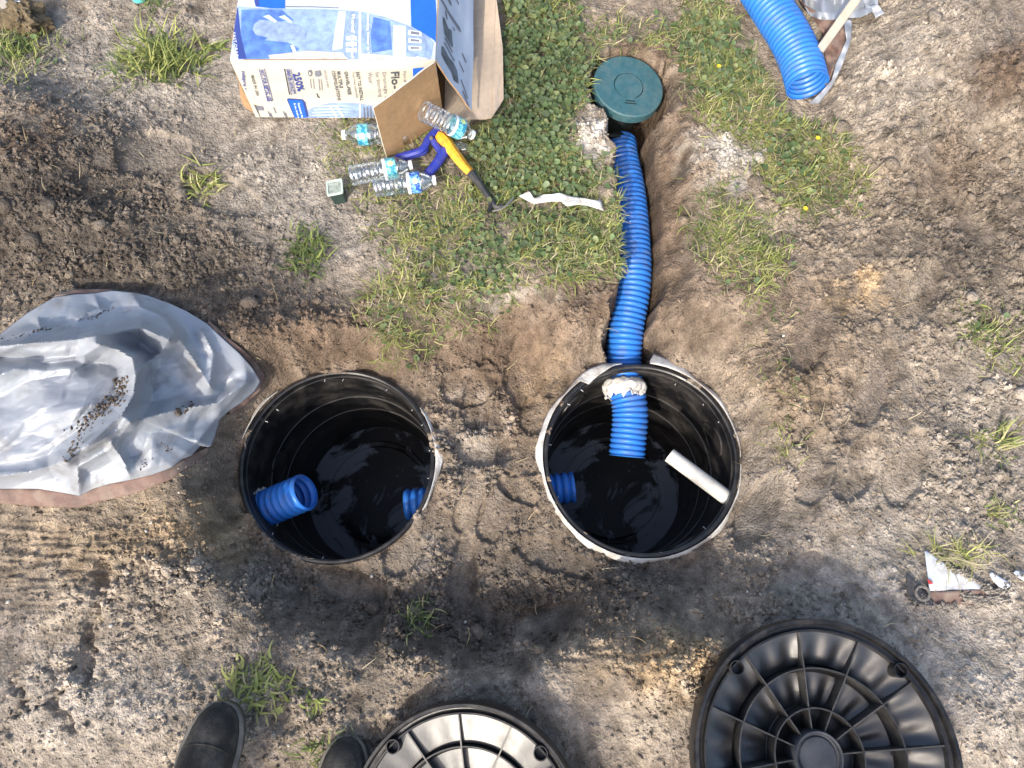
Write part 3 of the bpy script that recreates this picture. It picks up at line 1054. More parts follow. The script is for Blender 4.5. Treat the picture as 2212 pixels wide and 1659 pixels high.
def grain(seed):
    r_ = np.random.default_rng(seed)
    V = np.array([(1, 0, 0), (0, 1, 0), (-1, 0, 0), (0, -1, 0), (0, 0, 1), (0, 0, -0.8)], float)
    V *= r_.uniform(0.75, 1.25, (6, 1))
    V += r_.normal(0, 0.18, V.shape)
    F = np.array([(0, 1, 4), (1, 2, 4), (2, 3, 4), (3, 0, 4), (1, 0, 5), (2, 1, 5), (3, 2, 5), (0, 3, 5)])
    return V, F


def scatter_grains(name, n, field, seed, rmin, rmax, power, material):
    x, y, z, ix, iy, r = sample_cover(n, field, seed)
    m_ = len(x)
    base = np.stack([grain(900 + k)[0] for k in range(24)])
    F = grain(900)[1]
    v = base[r.integers(0, 24, m_)]
    s_ = rmin + (rmax - rmin) * r.uniform(0, 1, m_) ** power
    a = r.uniform(0, 6.2832, m_)
    ca, sa = np.cos(a)[:, None], np.sin(a)[:, None]
    vx = v[:, :, 0] * ca - v[:, :, 1] * sa
    vy = v[:, :, 0] * sa + v[:, :, 1] * ca
    tx, ty = r.normal(0, 0.3, (m_, 1)), r.normal(0, 0.3, (m_, 1))
    vz = v[:, :, 2] * r.uniform(0.6, 1.0, (m_, 1)) + tx * vx + ty * vy
    V = np.stack([vx * s_[:, None] + x[:, None], vy * s_[:, None] + y[:, None], vz * s_[:, None] + (z + 0.30 * s_)[:, None]], -1)
    Q = (np.arange(m_) * 6)[:, None, None] + F[None]
    c = soil[iy, ix] * (0.72 + 0.42 * r.uniform(0, 1, (m_, 1)) + 0.5 * r.uniform(0, 1, (m_, 1)) ** 7)
    return link(np_mesh(name, V.reshape(-1, 3), Q.reshape(-1, 3), np.repeat(c, 6, axis=0), material, 'soil', False))


def scatter_lumps(name, n, field, seed, rmin, rmax, power, tint, material, sub=2):
    x, y, z, ix, iy, r = sample_cover(n, field, seed)
    lit_ = r.normal(1.0, 0.2, len(x))
    Vs, Fs, Cs = [], [], []
    base = [lump(k, sub) for k in range(6)]
    o = 0
    for i in range(len(x)):
        bv, bf = base[i % 6]
        s = rmin + (rmax - rmin) * r.uniform() ** power
        a = r.uniform(0, 6.28)
        R = np.array([[math.cos(a), -math.sin(a), 0], [math.sin(a), math.cos(a), 0], [0, 0, 1]])
        sq = np.array([r.uniform(0.8, 1.25), r.uniform(0.8, 1.25), r.uniform(0.6, 0.95)])
        v = (bv * sq) @ R.T * s + np.array([x[i], y[i], z[i] + 0.25 * s])
        Vs.append(v)
        Fs.append(bf + o)
        c = (soil[iy[i], ix[i]] * 1.0 if tint is None else np.array(tint)) * (0.75 + 0.4 * r.uniform() + 0.45 * r.uniform() ** 6)
        Cs.append(np.repeat(c[None], len(bv), 0))
        o += len(bv)
    ob = np_mesh(name, np.concatenate(Vs), np.concatenate(Fs), np.concatenate(Cs), material, 'soil')
    return link(ob)


lid_free = (np.hypot(GX - lid_r.x, GY - lid_r.y) > LID_RR * 0.97) & (np.hypot(GX - lid_l.x, GY - lid_l.y) > LID_LR * 0.97)
cover_free = lid_free
free = lid_free * (1 - loose_m) * (1 - trench_m) * (tank_d[0] > TANK_R + 0.02) * (tank_d[1] > TANK_R + 0.02) * (1 - bm)
big_f = np.clip(crumb - 0.35, 0, 1) * 1.4 * free * (1 - press)
clods = scatter_lumps('soil_clods', 4200, big_f, 31, 0.007, 0.026, 5.0, None, M['clod'])
small_f = np.clip(crumb - 0.08, 0, 1) * free * (1 - press)
fines = scatter_grains('soil_crumbs', 420000, np.clip(0.9 * small_f ** 1.15 + 0.03 * free, 0, 1), 33, 0.0026, 0.0088, 2.3, M['clod'])
tag(fines, 'fine crumbs of dug soil covering the ground around the tanks', None, kind='stuff')
tag(clods, 'loose crumbly soil clods lying over the dug ground', None, kind='stuff')
grit = scatter_lumps('pale_grit', 2600, np.clip(0.10 + 0.25 * crumb, 0, 1) * free, 32, 0.0015, 0.006, 3.0, (0.55, 0.51, 0.45), M['clod'], sub=1)
tag(grit, 'small pale stone grit strewn over the soil', None, kind='stuff')

# ------------------------------------------------------------------ the two sunken tanks
def tank(name_label, c, knock, staples, tab_angle, rot=0.0):
    t = thing('drainage_tank', name_label, 'drainage tank', tuple(c), group='round black tanks sunk in the soil')
    R, H = TANK_R, TANK_H
    prof = [(R, -0.004), (R, -H), (R - 0.012, -H - 0.006), (R - 0.022, -H), (R - 0.012, -H * 0.6), (R - 0.007, -0.06), (R - 0.006, -0.004)]
    V, F = lathe(prof, 128, closed=True)
    part('wall', V, F, M['black_wall'], t, world=False)
    rp = [(R + 0.005, -0.018), (R + 0.006, -0.002), (R + 0.002, 0.003), (R - 0.004, 0.004), (R - 0.008, 0.001), (R - 0.0085, -0.012), (R - 0.005, -0.018)]
    V, F = lathe(rp, 160, closed=True)
    V = [(x, y, z + 0.003 * vnoise(x, y, 0.3, 5)) for x, y, z in V]
    part('rim', V, F, M['black'], t, world=False)
    for z, m_ in ((-0.035, 0.0022), (-0.25, 0.0035), (-0.40, 0.0035), (-0.52, 0.0035)):
        r0 = R - 0.007 + (z + 0.06) * 0.013 + 0.0005
        ring = [(r0 - m_ * 1.4 * math.cos(a) * (1 if math.cos(a) > 0 else 0.3), z + m_ * math.sin(a)) for a in np.linspace(0, 2 * math.pi, 9)[:-1]]
        V, F = lathe(ring, 128, closed=True)
        part('ring_rib', V, F, M['black_wall'], t, world=False)
    # floor: a shallow dished disc
    V, F = [(0, 0, -H + 0.004)], []
    ns = 96
    radii = [0.03, 0.08, 0.13, 0.18, 0.185, 0.20, 0.205, 0.23, R - 0.018]
    for ri, r in enumerate(radii):
        for k in range(ns):
            a = 2 * math.pi * k / ns
            z = -H + (0.002 if 0.182 < r < 0.204 else 0.006) + 0.004 * vnoise(r * math.cos(a), r * math.sin(a), c.x, 9)
            V.append((r * math.cos(a), r * math.sin(a), z))
    for k in range(ns):
        F.append((0, 1 + k, 1 + (k + 1) % ns))
    for i in range(len(radii) - 1):
        for k in range(ns):
            k2 = (k + 1) % ns
            F.append((1 + i * ns + k, 1 + (i + 1) * ns + k, 1 + (i + 1) * ns + k2, 1 + i * ns + k2))
    part('floor', V, F, M['tank_floor'], t, world=False)
    for th, zc, kr in knock:
        V, F = [], []
        nk = 40
        rr = [0.0, kr * 0.82, kr * 0.86, kr, kr * 1.02]
        hh = [0.0025, 0.0025, 0.005, 0.005, -0.001]
        for r_, h_ in zip(rr, hh):
            for k in range(nk):
                a = 2 * math.pi * k / nk
                ds, dz = r_ * math.cos(a), r_ * math.sin(a)
                z = zc + dz
                rad_ = R - 0.0065 + (z + 0.06) * 0.010 - h_
                V.append((rad_ * math.cos(th + ds / R), rad_ * math.sin(th + ds / R), z))
        for i in range(len(rr) - 1):
            for k in range(nk):
                k2 = (k + 1) % nk
                F.append((i * nk + k, i * nk + k2, (i + 1) * nk + k2, (i + 1) * nk + k))
        part('knockout_disc', V, F, M['black_wall'], t, world=False)
    for a in staples:
        a = math.radians(a)
        z = -0.028 - 0.02 * abs(math.sin(a * 7))
        r_ = R - 0.010
        p0 = Vector((r_ * math.cos(a), r_ * math.sin(a), z))
        p1 = p0 + Vector((-math.cos(a) * 0.007 + 0.003 * math.sin(a * 3), -math.sin(a) * 0.007, 0.004))
        V, F = sweep([p0, p1], 0.0012, 6)
        part('staple', V, F, M['cap'], t, world=False)
    if tab_angle is not None:
        a = math.radians(tab_angle)
        V, F = box_vf((0, 0, 0), 0.012, 0.034, 0.012)
        V = [Matrix.Rotation(a, 3, 'Z') @ (v + Vector((R + 0.010, 0, -0.004))) for v in V]
        part('rim_tab', V, F, M['black'], t, smooth=False, world=False)
    return t


tank('open black round tank beside the silver tarp, with a blue pipe end pointing up inside', tank_a,
     [(math.radians(72), -0.145, 0.062), (math.radians(170), -0.30, 0.062), (math.radians(-50), -0.16, 0.062)],
     [150, 140, 103, 92, 62, 40, 27, 10, 352, 228, 263], 93)
tank('open black round tank wrapped in white fabric, with a long blue pipe running into it', tank_b,
     [(math.radians(18), -0.15, 0.062), (math.radians(135), -0.16, 0.062), (math.radians(-60), -0.16, 0.062)],
     [128, 140, 170, 62, 40, 25, 312, 205], None)


def geotextile(label, c, table, seed):
    """strip of white filter cloth round the outside of a tank, its free edge as wide as the table says (degrees: metres)"""
    table = sorted((a_, w_ * 0.72, i_ * 0.8) for a_, w_, i_ in table)
    an = np.array([a for a, _, _ in table], float)
    wd = np.array([w for _, w, _ in table], float)
    inn = np.array([i for _, _, i in table], float)
    r = np.random.default_rng(seed)
    V, F, ok = [], [], []
    n, K = 360, 6
    ph = r.uniform(0, 6, 6)
    for i in range(n + 1):
        a = math.radians(i)
        w = np.interp(i % 360, an, wd)
        inner = np.interp(i % 360, an, inn)
        jig = 0.0035 * math.sin(5 * a + ph[0]) + 0.0025 * math.sin(13 * a + ph[1]) + 0.0022 * vnoise(a * 9, ph[2], 0, 1)
        w2 = max(0.0, w + (jig if w > 0.002 else 0))
        ok.append(w2 > 0.0015)
        for k in range(K + 1):
            t_ = k / K
            rr = TANK_R + 0.0068 - inner + (w2 + inner) * t_
            z = 0.006 - (0.010 + 0.25 * w2) * t_ ** 1.5 + 0.0035 * vnoise(a * 7, t_ * 2, ph[3], 1) * t_ + 0.004 * math.sin(13 * a + ph[4]) * t_
            if inner > 0.003:
                z += 0.004
            V.append((c.x + rr * math.cos(a), c.y + rr * math.sin(a), c.z + z + 0.004))
    for i in range(n):
        if ok[i] and ok[i + 1]:
            for k in range(K):
                F.append((i * (K + 1) + k, i * (K + 1) + k + 1, (i + 1) * (K + 1) + k + 1, (i + 1) * (K + 1) + k))
    runs, cur = [], []
    for i in range(n):
        if ok[i] and ok[i + 1]:
            cur.append(i)
        elif cur:
            runs.append(cur)
            cur = []
    if cur:
        if runs and runs[0][0] == 0:
            runs[0] = [i - n for i in cur] + runs[0]
        else:
            runs.append(cur)
    runs = [q for q in runs if len(q) > 3]
    for j, run in enumerate(sorted(runs, key=len, reverse=True)):
        vv, ff = [], []
        for q in run + [run[-1] + 1]:
            i = q % n if q % n or q < n else n
            vv += V[i * (K + 1):(i + 1) * (K + 1)]
        for q in range(len(run)):
            for k in range(K):
                ff.append((q * (K + 1) + k, q * (K + 1) + k + 1, (q + 1) * (K + 1) + k + 1, (q + 1) * (K + 1) + k))
        o = part('filter_fabric', vv, ff, M['fabric'])
        md = o.modifiers.new('thickness', 'SOLIDIFY')
        md.thickness = 0.0015
        tag(o, label[min(j, len(label) - 1)], 'fabric strip', 'white cloth strips round the tank rims')


geotextile(['white fabric strip on the tank rim facing the other tank', 'white fabric strip on the upper left tank rim beside the silver tarp', 'thin white fabric strip on the upper right rim of the left tank'], tank_a,
           [(0, .022, 0), (6, .026, 0), (12, .022, 0), (20, .008, 0), (30, .004, 0), (48, .004, 0), (52, 0, 0), (126, 0, 0), (132, .010, 0), (150, .016, 0), (164, .008, 0),
            (168, 0, 0), (330, 0, 0), (335, .008, 0), (345, .012, 0), (354, .018, 0)], 3)
geotextile(['ragged white fabric edge round most of the tank with the long blue pipe', 'white fabric corner standing up just right of the long blue pipe'], tank_b,
           [(0, .012, 0), (20, .016, 0), (40, .018, 0), (55, .022, 0), (63, .035, 0), (72, .050, 0), (80, .060, 0), (83, .002, 0), (98, .002, 0), (104, .012, .0), (110, .022, .012), (124, .020, .030),
            (127, .020, .0), (140, .016, 0), (160, .022, 0), (175, .024, 0), (190, .012, 0), (205, .016, 0), (220, .022, 0), (240, .016, 0), (262, .020, 0), (285, .014, 0),
            (300, .016, 0), (330, .008, 0), (350, .010, 0)], 5)


# ------------------------------------------------------------------ corrugated pipes
def corrugated(path, R, pitch, depth, seg=40, per=7, phase=0.0):
    pts, L = resample(path, pitch / per)
    fr = frames(pts)
    n = len(pts)
    V, F = [], []
    for inner in (0, 1):
        for i, (p, (t, Nn, B)) in enumerate(zip(pts, fr)):
            g = 0.5 - 0.5 * math.cos(2 * math.pi * i / per + phase)
            r = R - depth * (1 - g) ** 2.2 - (0.0022 if inner else 0)
            for k in range(seg):
                a = 2 * math.pi * k / seg
                V.append(p + Nn * (math.cos(a) * r) + B * (math.sin(a) * r))
    o = n * seg
    for i in range(n - 1):
        for k in range(seg):
            k2 = (k + 1) % seg
            F.append((i * seg + k, i * seg + k2, (i + 1) * seg + k2, (i + 1) * seg + k))
            F.append((o + i * seg + k2, o + i * seg + k, o + (i + 1) * seg + k, o + (i + 1) * seg + k2))
    for i in (0, n - 1):
        for k in range(seg):
            k2 = (k + 1) % seg
            F.append((i * seg + k, o + i * seg + k, o + i * seg + k2, i * seg + k2))
    return V, F


PG = 'blue corrugated drain pipes'
V, F = corrugated(main_path, PIPE_R, 0.0166, 0.0058)
o = part('corrugated_pipe', V, F, M['blue'])
tag(o, 'long blue corrugated pipe running from the green lid along the trench into the tank', 'pipe', PG)
pa = Vector((-0.335, 0.268, -0.35))
pb = Vector((0.195, 0.324, -0.35))
V, F = corrugated([pa.lerp(pb, k / 20) for k in range(21)], 0.050, 0.0235, 0.007)
o = part('corrugated_pipe', V, F, M['blue'])
tag(o, 'buried blue corrugated pipe joining the two tanks, a short stub showing in each', 'pipe', PG)
st0, st1 = Vector((-0.86, 0.215, -0.335)), Vector((-0.612, 0.292, -0.222))
V, F = corrugated([st0.lerp(st1, k / 20) for k in range(21)], 0.0565, 0.0238, 0.007)
o = part('corrugated_pipe', V, F, M['blue'])
tag(o, 'short blue corrugated pipe pointing up inside the tank beside the silver tarp', 'pipe', PG)


def kr2(x, y):   # crop of the pipe at the upper right -> survey pixels
    return x * 0.32 + 1106, y * 0.32


V, F = corrugated(catmull(LOOSE), 0.0625, 0.0168, 0.0055, seg=44)
o = part('corrugated_pipe', V, F, M['blue'])
tag(o, 'loose blue corrugated pipe with open end lying on grass beside the soil heap', 'pipe', PG)

# ragged cloth collars where pipes pass a tank wall
def collar(label, c, axis, R, w, seed, arc=(0, 2 * math.pi)):
    r = np.random.default_rng(seed)
    axis = axis.normalized()
    up = Vector((0, 0, 1))
    s = axis.cross(up).normalized()
    u = s.cross(axis).normalized()
    V, F = [], []
    n, K = 90, 10
    for i in range(n + 1):
        a = arc[0] + (arc[1] - arc[0]) * i / n
        wl_ = w * (0.7 + 0.35 * vnoise(i * 0.23, seed, 0, 1) + 0.25 * vnoise(i * 0.6, seed, 4, 1))
        for k in range(K + 1):
            t_ = k / K
            rr = R + 0.010 * math.sin(math.pi * min(1, t_ * 1.2)) + 0.010 * vnoise(i * 0.35, k * 0.45, seed, 1) * (0.3 + t_)
            q = c + axis * ((t_ - 0.25) * wl_ * 1.3) + (s * math.cos(a) + u * math.sin(a)) * rr
            V.append(q)
    for i in range(n):
        for k in range(K):
            F.append((i * (K + 1) + k, i * (K + 1) + k + 1, (i + 1) * (K + 1) + k + 1, (i + 1) * (K + 1) + k))
    o = part('cloth_collar', V, F, M['fabric'])
    md = o.modifiers.new('thickness', 'SOLIDIFY')
    md.thickness = 0.002
    return tag(o, label, 'cloth collar', 'cloth collars where pipes pass the tank walls')


collar('crumpled white cloth wrapped round the long blue pipe where it enters the tank', Vector((0.353, 0.632, -0.252)), Vector((0, -1, -0.06)), PIPE_R + 0.003, 0.058, 2)
collar('grey crumpled cloth at the base of the blue pipe pointing up in the tank', st0.lerp(st1, 0.40), st1 - st0, 0.0585, 0.030, 4, (math.radians(60), math.radians(330)))

# white plastic pipe through the wall of the second tank
pv0, pv1 = P(1446, 983, -0.215), P(1558, 1066, -0.195)
ax_ = (pv1 - pv0).normalized()
V, F = [], []
path = [pv0.lerp(pv1 + ax_ * 0.06, k / 8) for k in range(9)]
v1, f1 = sweep(path, 0.0225, 32, cap=False)
v2, f2 = sweep(path, 0.0195, 32, cap=False)
f2 = [tuple(reversed(q)) for q in f2]
V, F = join((v1, f1), (v2, f2))
no = len(v1)
for i in (0, 8):
    for k in range(32):
        k2 = (k + 1) % 32
        F.append((i * 32 + k, no + i * 32 + k, no + i * 32 + k2, i * 32 + k2))
o = part('plastic_pipe', V, F, M['pvc'])
tag(o, 'short white plastic pipe sticking through the tank wall into the dark interior', 'pipe')

# ------------------------------------------------------------------ pop-up outlet: green lid over a black elbow
e = thing('drain_outlet', 'round dark green drain lid on a black elbow at the head of the trench', 'drain lid', tuple(lid_c), (math.radians(0), math.radians(9), 0))
LR = 0.115
V, F = lathe([(LR * 0.425, 0.0), (LR * 0.425, 0.006), (LR * 0.97, 0.0065), (LR, 0.003), (LR, -0.026), (LR * 0.95, -0.028), (LR * 0.95, -0.002)], 96)
part('lid', V, F, M['green_lid'], e, world=False)
V, F = lathe([(0.0, 0.0068), (LR * 0.397, 0.0064), (LR * 0.400, 0.005), (LR * 0.400, 0.0)], 64)
part('emblem_disc', V, F, M['green_lid'], e, world=False)
V, F = lathe([(0.0, 0.0015), (LR * 0.44, 0.0015)], 48)
part('groove', V, F, M['groove'], e, world=False)
V, F = join(*[box_vf((LR * 0.02, -LR * yy, 0.0066), LR * ww, 0.0030, 0.0016) for yy, ww in ((0.50, 0.26), (0.58, 0.33))])
part('raised_bar', V, F, M['groove'], e, smooth=False, world=False)
V, F = join(box_vf((LR * 0.02, -LR * 0.42, 0.0055), LR * 0.24, LR * 0.10, 0.003))
part('hinge_tab', V, F, M['green_lid'], e, smooth=False, world=False)
V, F = lathe([(0.088, -0.02), (0.088, -0.045), (0.072, -0.05), (0.070, -0.23), (0.0, -0.232)], 64)
part('riser', V, F, M['elbow'], e, world=False)
V, F = [], []
cp = [Vector((-0.002, 0.01, -0.187)), Vector((-0.002, -0.03, -0.187)), Vector((-0.007, -0.108, -0.176))]
prof = [0.060, 0.0605, 0.061]
v1, f1 = sweep([cp[0].lerp(cp[2], t_) for t_ in np.linspace(0, 1, 15)],
               lambda i, n: 0.060 + (0.005 if i in (8, 9, 12, 13) else 0), 40)
part('pipe_socket', v1, f1, M['elbow'], e, world=False)


# ------------------------------------------------------------------ two lids lying upside down
def make_lid(label, loc, R, rot, drop, flute):
    t = thing('tank_lid', label, 'tank lid', loc, rot, 'black ribbed tank lids lying upside down')
    rp = [(R, -0.045), (R, -0.004), (R * 0.992, 0.0), (R * 0.968, 0.0), (R * 0.960, -0.004), (R * 0.955, -0.016), (R * 0.925, -0.018), (R * 0.920, -0.008),
          (R * 0.905, -0.008), (R * 0.900, -0.025), (R * 0.965, -0.030), (R * 0.985, -0.045)]
    V, F = lathe(rp, 160, closed=True)
    part('rim', V, F, M['black'], t, world=False)
    # dished web with flutes
    rs = np.concatenate([np.linspace(0.91, 0.66, 14), [0.645, 0.63], np.linspace(0.60, 0.36, 12), [0.345, 0.33], np.linspace(0.30, 0.17, 7)])

    def zz(q, a):
        if q > 0.655:
            z = -0.022 - drop * (0.91 - q) / 0.255
        elif q > 0.61:
            z = -0.022 - drop - 0.018
        elif q > 0.355:
            z = -0.022 - drop - 0.013 - 0.022 * (0.61 - q) / 0.255
        elif q > 0.32:
            z = -0.022 - drop - 0.047
        else:
            z = -0.022 - drop - 0.045 - 0.010 * (0.32 - q) / 0.12
        win = max(0.0, math.sin(math.pi * min(1, max(0, (q - 0.64) / 0.28)))) + 0.5 * max(0.0, math.sin(math.pi * min(1, max(0, (q - 0.36) / 0.25))))
        ph_ = 12 * a
        return z + flute * win * (math.cos(2 * ph_) * 0.8 + 0.5 * math.cos(ph_ + 0.7))
    ns = 288
    V, F = [], []
    for q in rs:
        for k in range(ns):
            a = 2 * math.pi * k / ns
            V.append((R * q * math.cos(a), R * q * math.sin(a), zz(q, a)))
    for i in range(len(rs) - 1):
        for k in range(ns):
            k2 = (k + 1) % ns
            F.append((i * ns + k, i * ns + k2, (i + 1) * ns + k2, (i + 1) * ns + k))
    V = V + [(x, y, z - 0.003) for x, y, z in V]
    nv = len(rs) * ns
    F = F + [tuple(nv + q for q in reversed(f)) for f in F]
    part('web', V, F, M['black_lid'], t, world=False)
    for k in range(12):
        a = 2 * math.pi * (k + 0.07) / 12
        V, F = [], []
        prof = [(0.918, -0.010), (0.80, -0.018), (0.66, -0.026), (0.62, -0.028), (0.36, -0.050), (0.33, -0.052), (0.182, -0.060)]
        for (q, zt) in prof:
            zb = zz(q, a) - 0.006
            for sgn in (-1, 1):
                for zv in (zb, zt):
                    V.append((R * q, sgn * 0.0016, zv))
        for i in range(len(prof) - 1):
            b0, b1 = i * 4, (i + 1) * 4
            F += [(b0 + 1, b0 + 3, b1 + 3, b1 + 1), (b0, b0 + 1, b1 + 1, b1), (b0 + 3, b0 + 2, b1 + 2, b1 + 3)]
        F += [(0, 2, 3, 1)]
        rm = Matrix.Rotation(a, 3, 'Z')
        part('radial_rib', [rm @ Vector(v) for v in V], F, M['black_rib'], t, smooth=False, world=False)
    for q, zt in ((0.635, -0.028), (0.345, -0.048)):
        zb = -0.095
        V, F = lathe([(R * q - 0.0016, zb), (R * q - 0.0016, zt), (R * q + 0.0016, zt), (R * q + 0.0016, zb)], 120)
        part('ring_rib', V, F, M['black_rib'], t, world=False)
    hub = [(R * 0.190, -0.115), (R * 0.190, -0.054), (R * 0.182, -0.050), (R * 0.170, -0.052), (R * 0.162, -0.060), (R * 0.148, -0.062), (R * 0.138, -0.058),
           (0.004, -0.057), (0.0, -0.057)]
    V, F = lathe(hub, 64)
    part('hub', V, F, M['black_hub'], t, world=False)
    for k in range(4):
        a = math.radians(134 + 90 * k - rot[2] * 57.3)
        c_ = Vector((R * 0.895 * math.cos(a), R * 0.895 * math.sin(a), 0))
        V, F = lathe([(0.0, -0.020), (0.0130, -0.020), (0.0140, 0.0005), (0.0165, 0.0005), (0.0170, -0.034)], 24, center=c_)
        part('screw_boss', V, F, M['black'], t, world=False)
    return t


M['black_rib'] = mat('scuffed_black_rib', (0.045, 0.043, 0.040), 0.45, var=0.4, vscale=60)
M['black_lid'] = mat('dusty_black_lid', (0.014, 0.014, 0.015), 0.41, spec=1.0, var=0.3, dirt=(0.075, 0.07, 0.062), dirt_amt=0.2, dscale=14, bump=0.08, bscale=60, dirt_thr=0.6)
M['black_hub'] = mat('dusty_hub', (0.035, 0.040, 0.050), 0.55, var=0.3, dirt=(0.09, 0.09, 0.09), dirt_amt=0.5, dscale=30)
make_lid('black ribbed lid lying upside down on pale sandy soil at the corner, hub showing', tuple(lid_r), 0.300, (math.radians(-2), math.radians(2), math.radians(4)), 0.036, 0.0062)
make_lid('black ribbed lid lying upside down in front of the shoes, its web glaring in sunlight', tuple(lid_l), 0.272, (math.radians(2), math.radians(-7), math.radians(2)), 0.0200, 0.0006)


# ------------------------------------------------------------------ shoes of the person taking the picture
def make_shoe(label, toe, ang, s, mirror=1):
    t = thing('shoe', label, 'shoe', tuple(toe), (math.radians(-2), math.radians(4 * mirror), ang), 'dusty black work shoes')
    yy = [0.0, 0.004, 0.012, 0.028, 0.05, 0.08, 0.11, 0.15, 0.20, 0.25, 0.275, 0.288, 0.292]
    ww = [0.004, 0.017, 0.028, 0.039, 0.0465, 0.051, 0.052, 0.047, 0.039, 0.037, 0.032, 0.020, 0.004]
    hh = [0.030, 0.034, 0.042, 0.053, 0.061, 0.068, 0.078, 0.096, 0.108, 0.112, 0.108, 0.09, 0.05]
    sh = [0.004, 0.004, 0.004, 0.003, 0.002, 0.0, -0.002, -0.003, -0.002, 0, 0, 0, 0]
    n = len(yy)

    def outline(f):
        L_ = [(mirror * sh[i] - ww[i] * f, -yy[i] + (f - 1) * 0.012 * (1 if i < 3 else 0)) for i in range(n)]
        R_ = [(mirror * sh[i] + ww[i] * f, -yy[i] + (f - 1) * 0.012 * (1 if i < 3 else 0)) for i in range(n)]
        return L_ + R_[::-1]
    ol = outline(1.06)
    m_ = len(ol)
    V = [(x * s, y * s, 0) for x, y in ol] + [(x * s, y * s, 0.024 * s) for x, y in ol]
    F = [tuple(range(m_ - 1, -1, -1)), tuple(range(m_, 2 * m_))] + [(k, (k + 1) % m_, m_ + (k + 1) % m_, m_ + k) for k in range(m_)]
    part('sole', V, F, M['tool_black'], t, smooth=False, world=False)
    o1, o2 = outline(1.13), outline(0.985)
    V = []
    for ol_, z in ((o1, 0.020), (o1, 0.030), (o2, 0.034), (o2, 0.020)):
        V += [(x * s, y * s, z * s) for x, y in ol_]
    F = []
    for j in range(4):
        j2 = (j + 1) % 4
        for k in range(m_):
            k2 = (k + 1) % m_
            F.append((j * m_ + k, j * m_ + k2, j2 * m_ + k2, j2 * m_ + k))
    part('welt', V, F, M['welt'], t, world=False)
    V, F = [], []
    K = 20
    for i in range(n):
        for k in range(K + 1):
            a = math.pi * k / K
            cx_ = -math.copysign(abs(math.cos(a)) ** 0.8, math.cos(a))
            hz = hh[i] * (math.sin(a) ** 0.75 if 0 < k < K else 0.0)
            if 0.09 < yy[i] < 0.2:
                hz += 0.009 * vnoise(i * 1.9, k * 0.35, 3, 1)
            V.append(((mirror * sh[i] + cx_ * ww[i] * 0.985) * s, -yy[i] * s, (0.028 + max(0, hz - 0.012)) * s))
    for i in range(n - 1):
        for k in range(K):
            F.append((i * (K + 1) + k, i * (K + 1) + k + 1, (i + 1) * (K + 1) + k + 1, (i + 1) * (K + 1) + k))
    o_ = part('upper', V, F, M['suede'], t, world=False)
    sd_ = o_.modifiers.new('subd', 'SUBSURF')
    sd_.levels = 1
    sd_.render_levels = 2
    pth = []
    for k in range(3, K - 2):
        a = math.pi * k / K
        yb = 0.088 - 0.020 * math.sin(a) ** 2
        ii = np.interp(yb, yy, range(n))
        wv_, hv_, sv_ = np.interp(yb, yy, ww), np.interp(yb, yy, hh), np.interp(yb, yy, sh)
        cx_ = -math.copysign(abs(math.cos(a)) ** 0.8, math.cos(a))
        pth.append(Vector((mirror * sv_ + cx_ * wv_ * 0.97, -yb, 0.0285 + max(0, hv_ * math.sin(a) ** 0.75 - 0.012))) * s)
    V, F = sweep(pth, 0.0014 * s, 6)
    part('toe_seam', V, F, M['suede'], t, world=False)
    # ankle cuff and tongue
    V, F = lathe([(0.036, 0.0), (0.040, 0.03), (0.042, 0.062), (0.038, 0.066), (0.034, 0.05), (0.032, 0.0)], 32, closed=True)
    V = [(x * s, (y * 1.35 - 0.222) * s, (z + 0.085) * s) for x, y, z in V]
    part('ankle_cuff', V, F, M['suede'], t, world=False)
    pts_ = [Vector((math.cos(a) * 0.034, -0.17 + 0, 0.118)) for a in (0,)]
    for j in range(4):
        y_ = -0.125 - 0.017 * j
        z_ = 0.092 + 0.0105 * j
        pth = catmull([Vector((-0.022, y_, z_ + 0.004)) * s, Vector((0, y_ + 0.003, z_ + 0.012)) * s, Vector((0.022, y_, z_ + 0.004)) * s], 6)
        V, F = sweep(pth, 0.0028 * s, 8)
        part('lace', V, F, M['tool_black'], t, world=False)
    return t


p = P(490, 1512, 0.085)
make_shoe('dusty black shoe toe beside the bright green grass tuft', p, math.radians(-8), 1.17)
p = P(772, 1588, 0.0)
make_shoe('dusty black shoe toe partly hidden under the glaring tank lid', p, math.radians(-14), 1.10, -1)


# ------------------------------------------------------------------ silver tarp thrown over a soil heap, left
def kt(x, y):
    return x * 0.336, y * 0.336 + 575.0


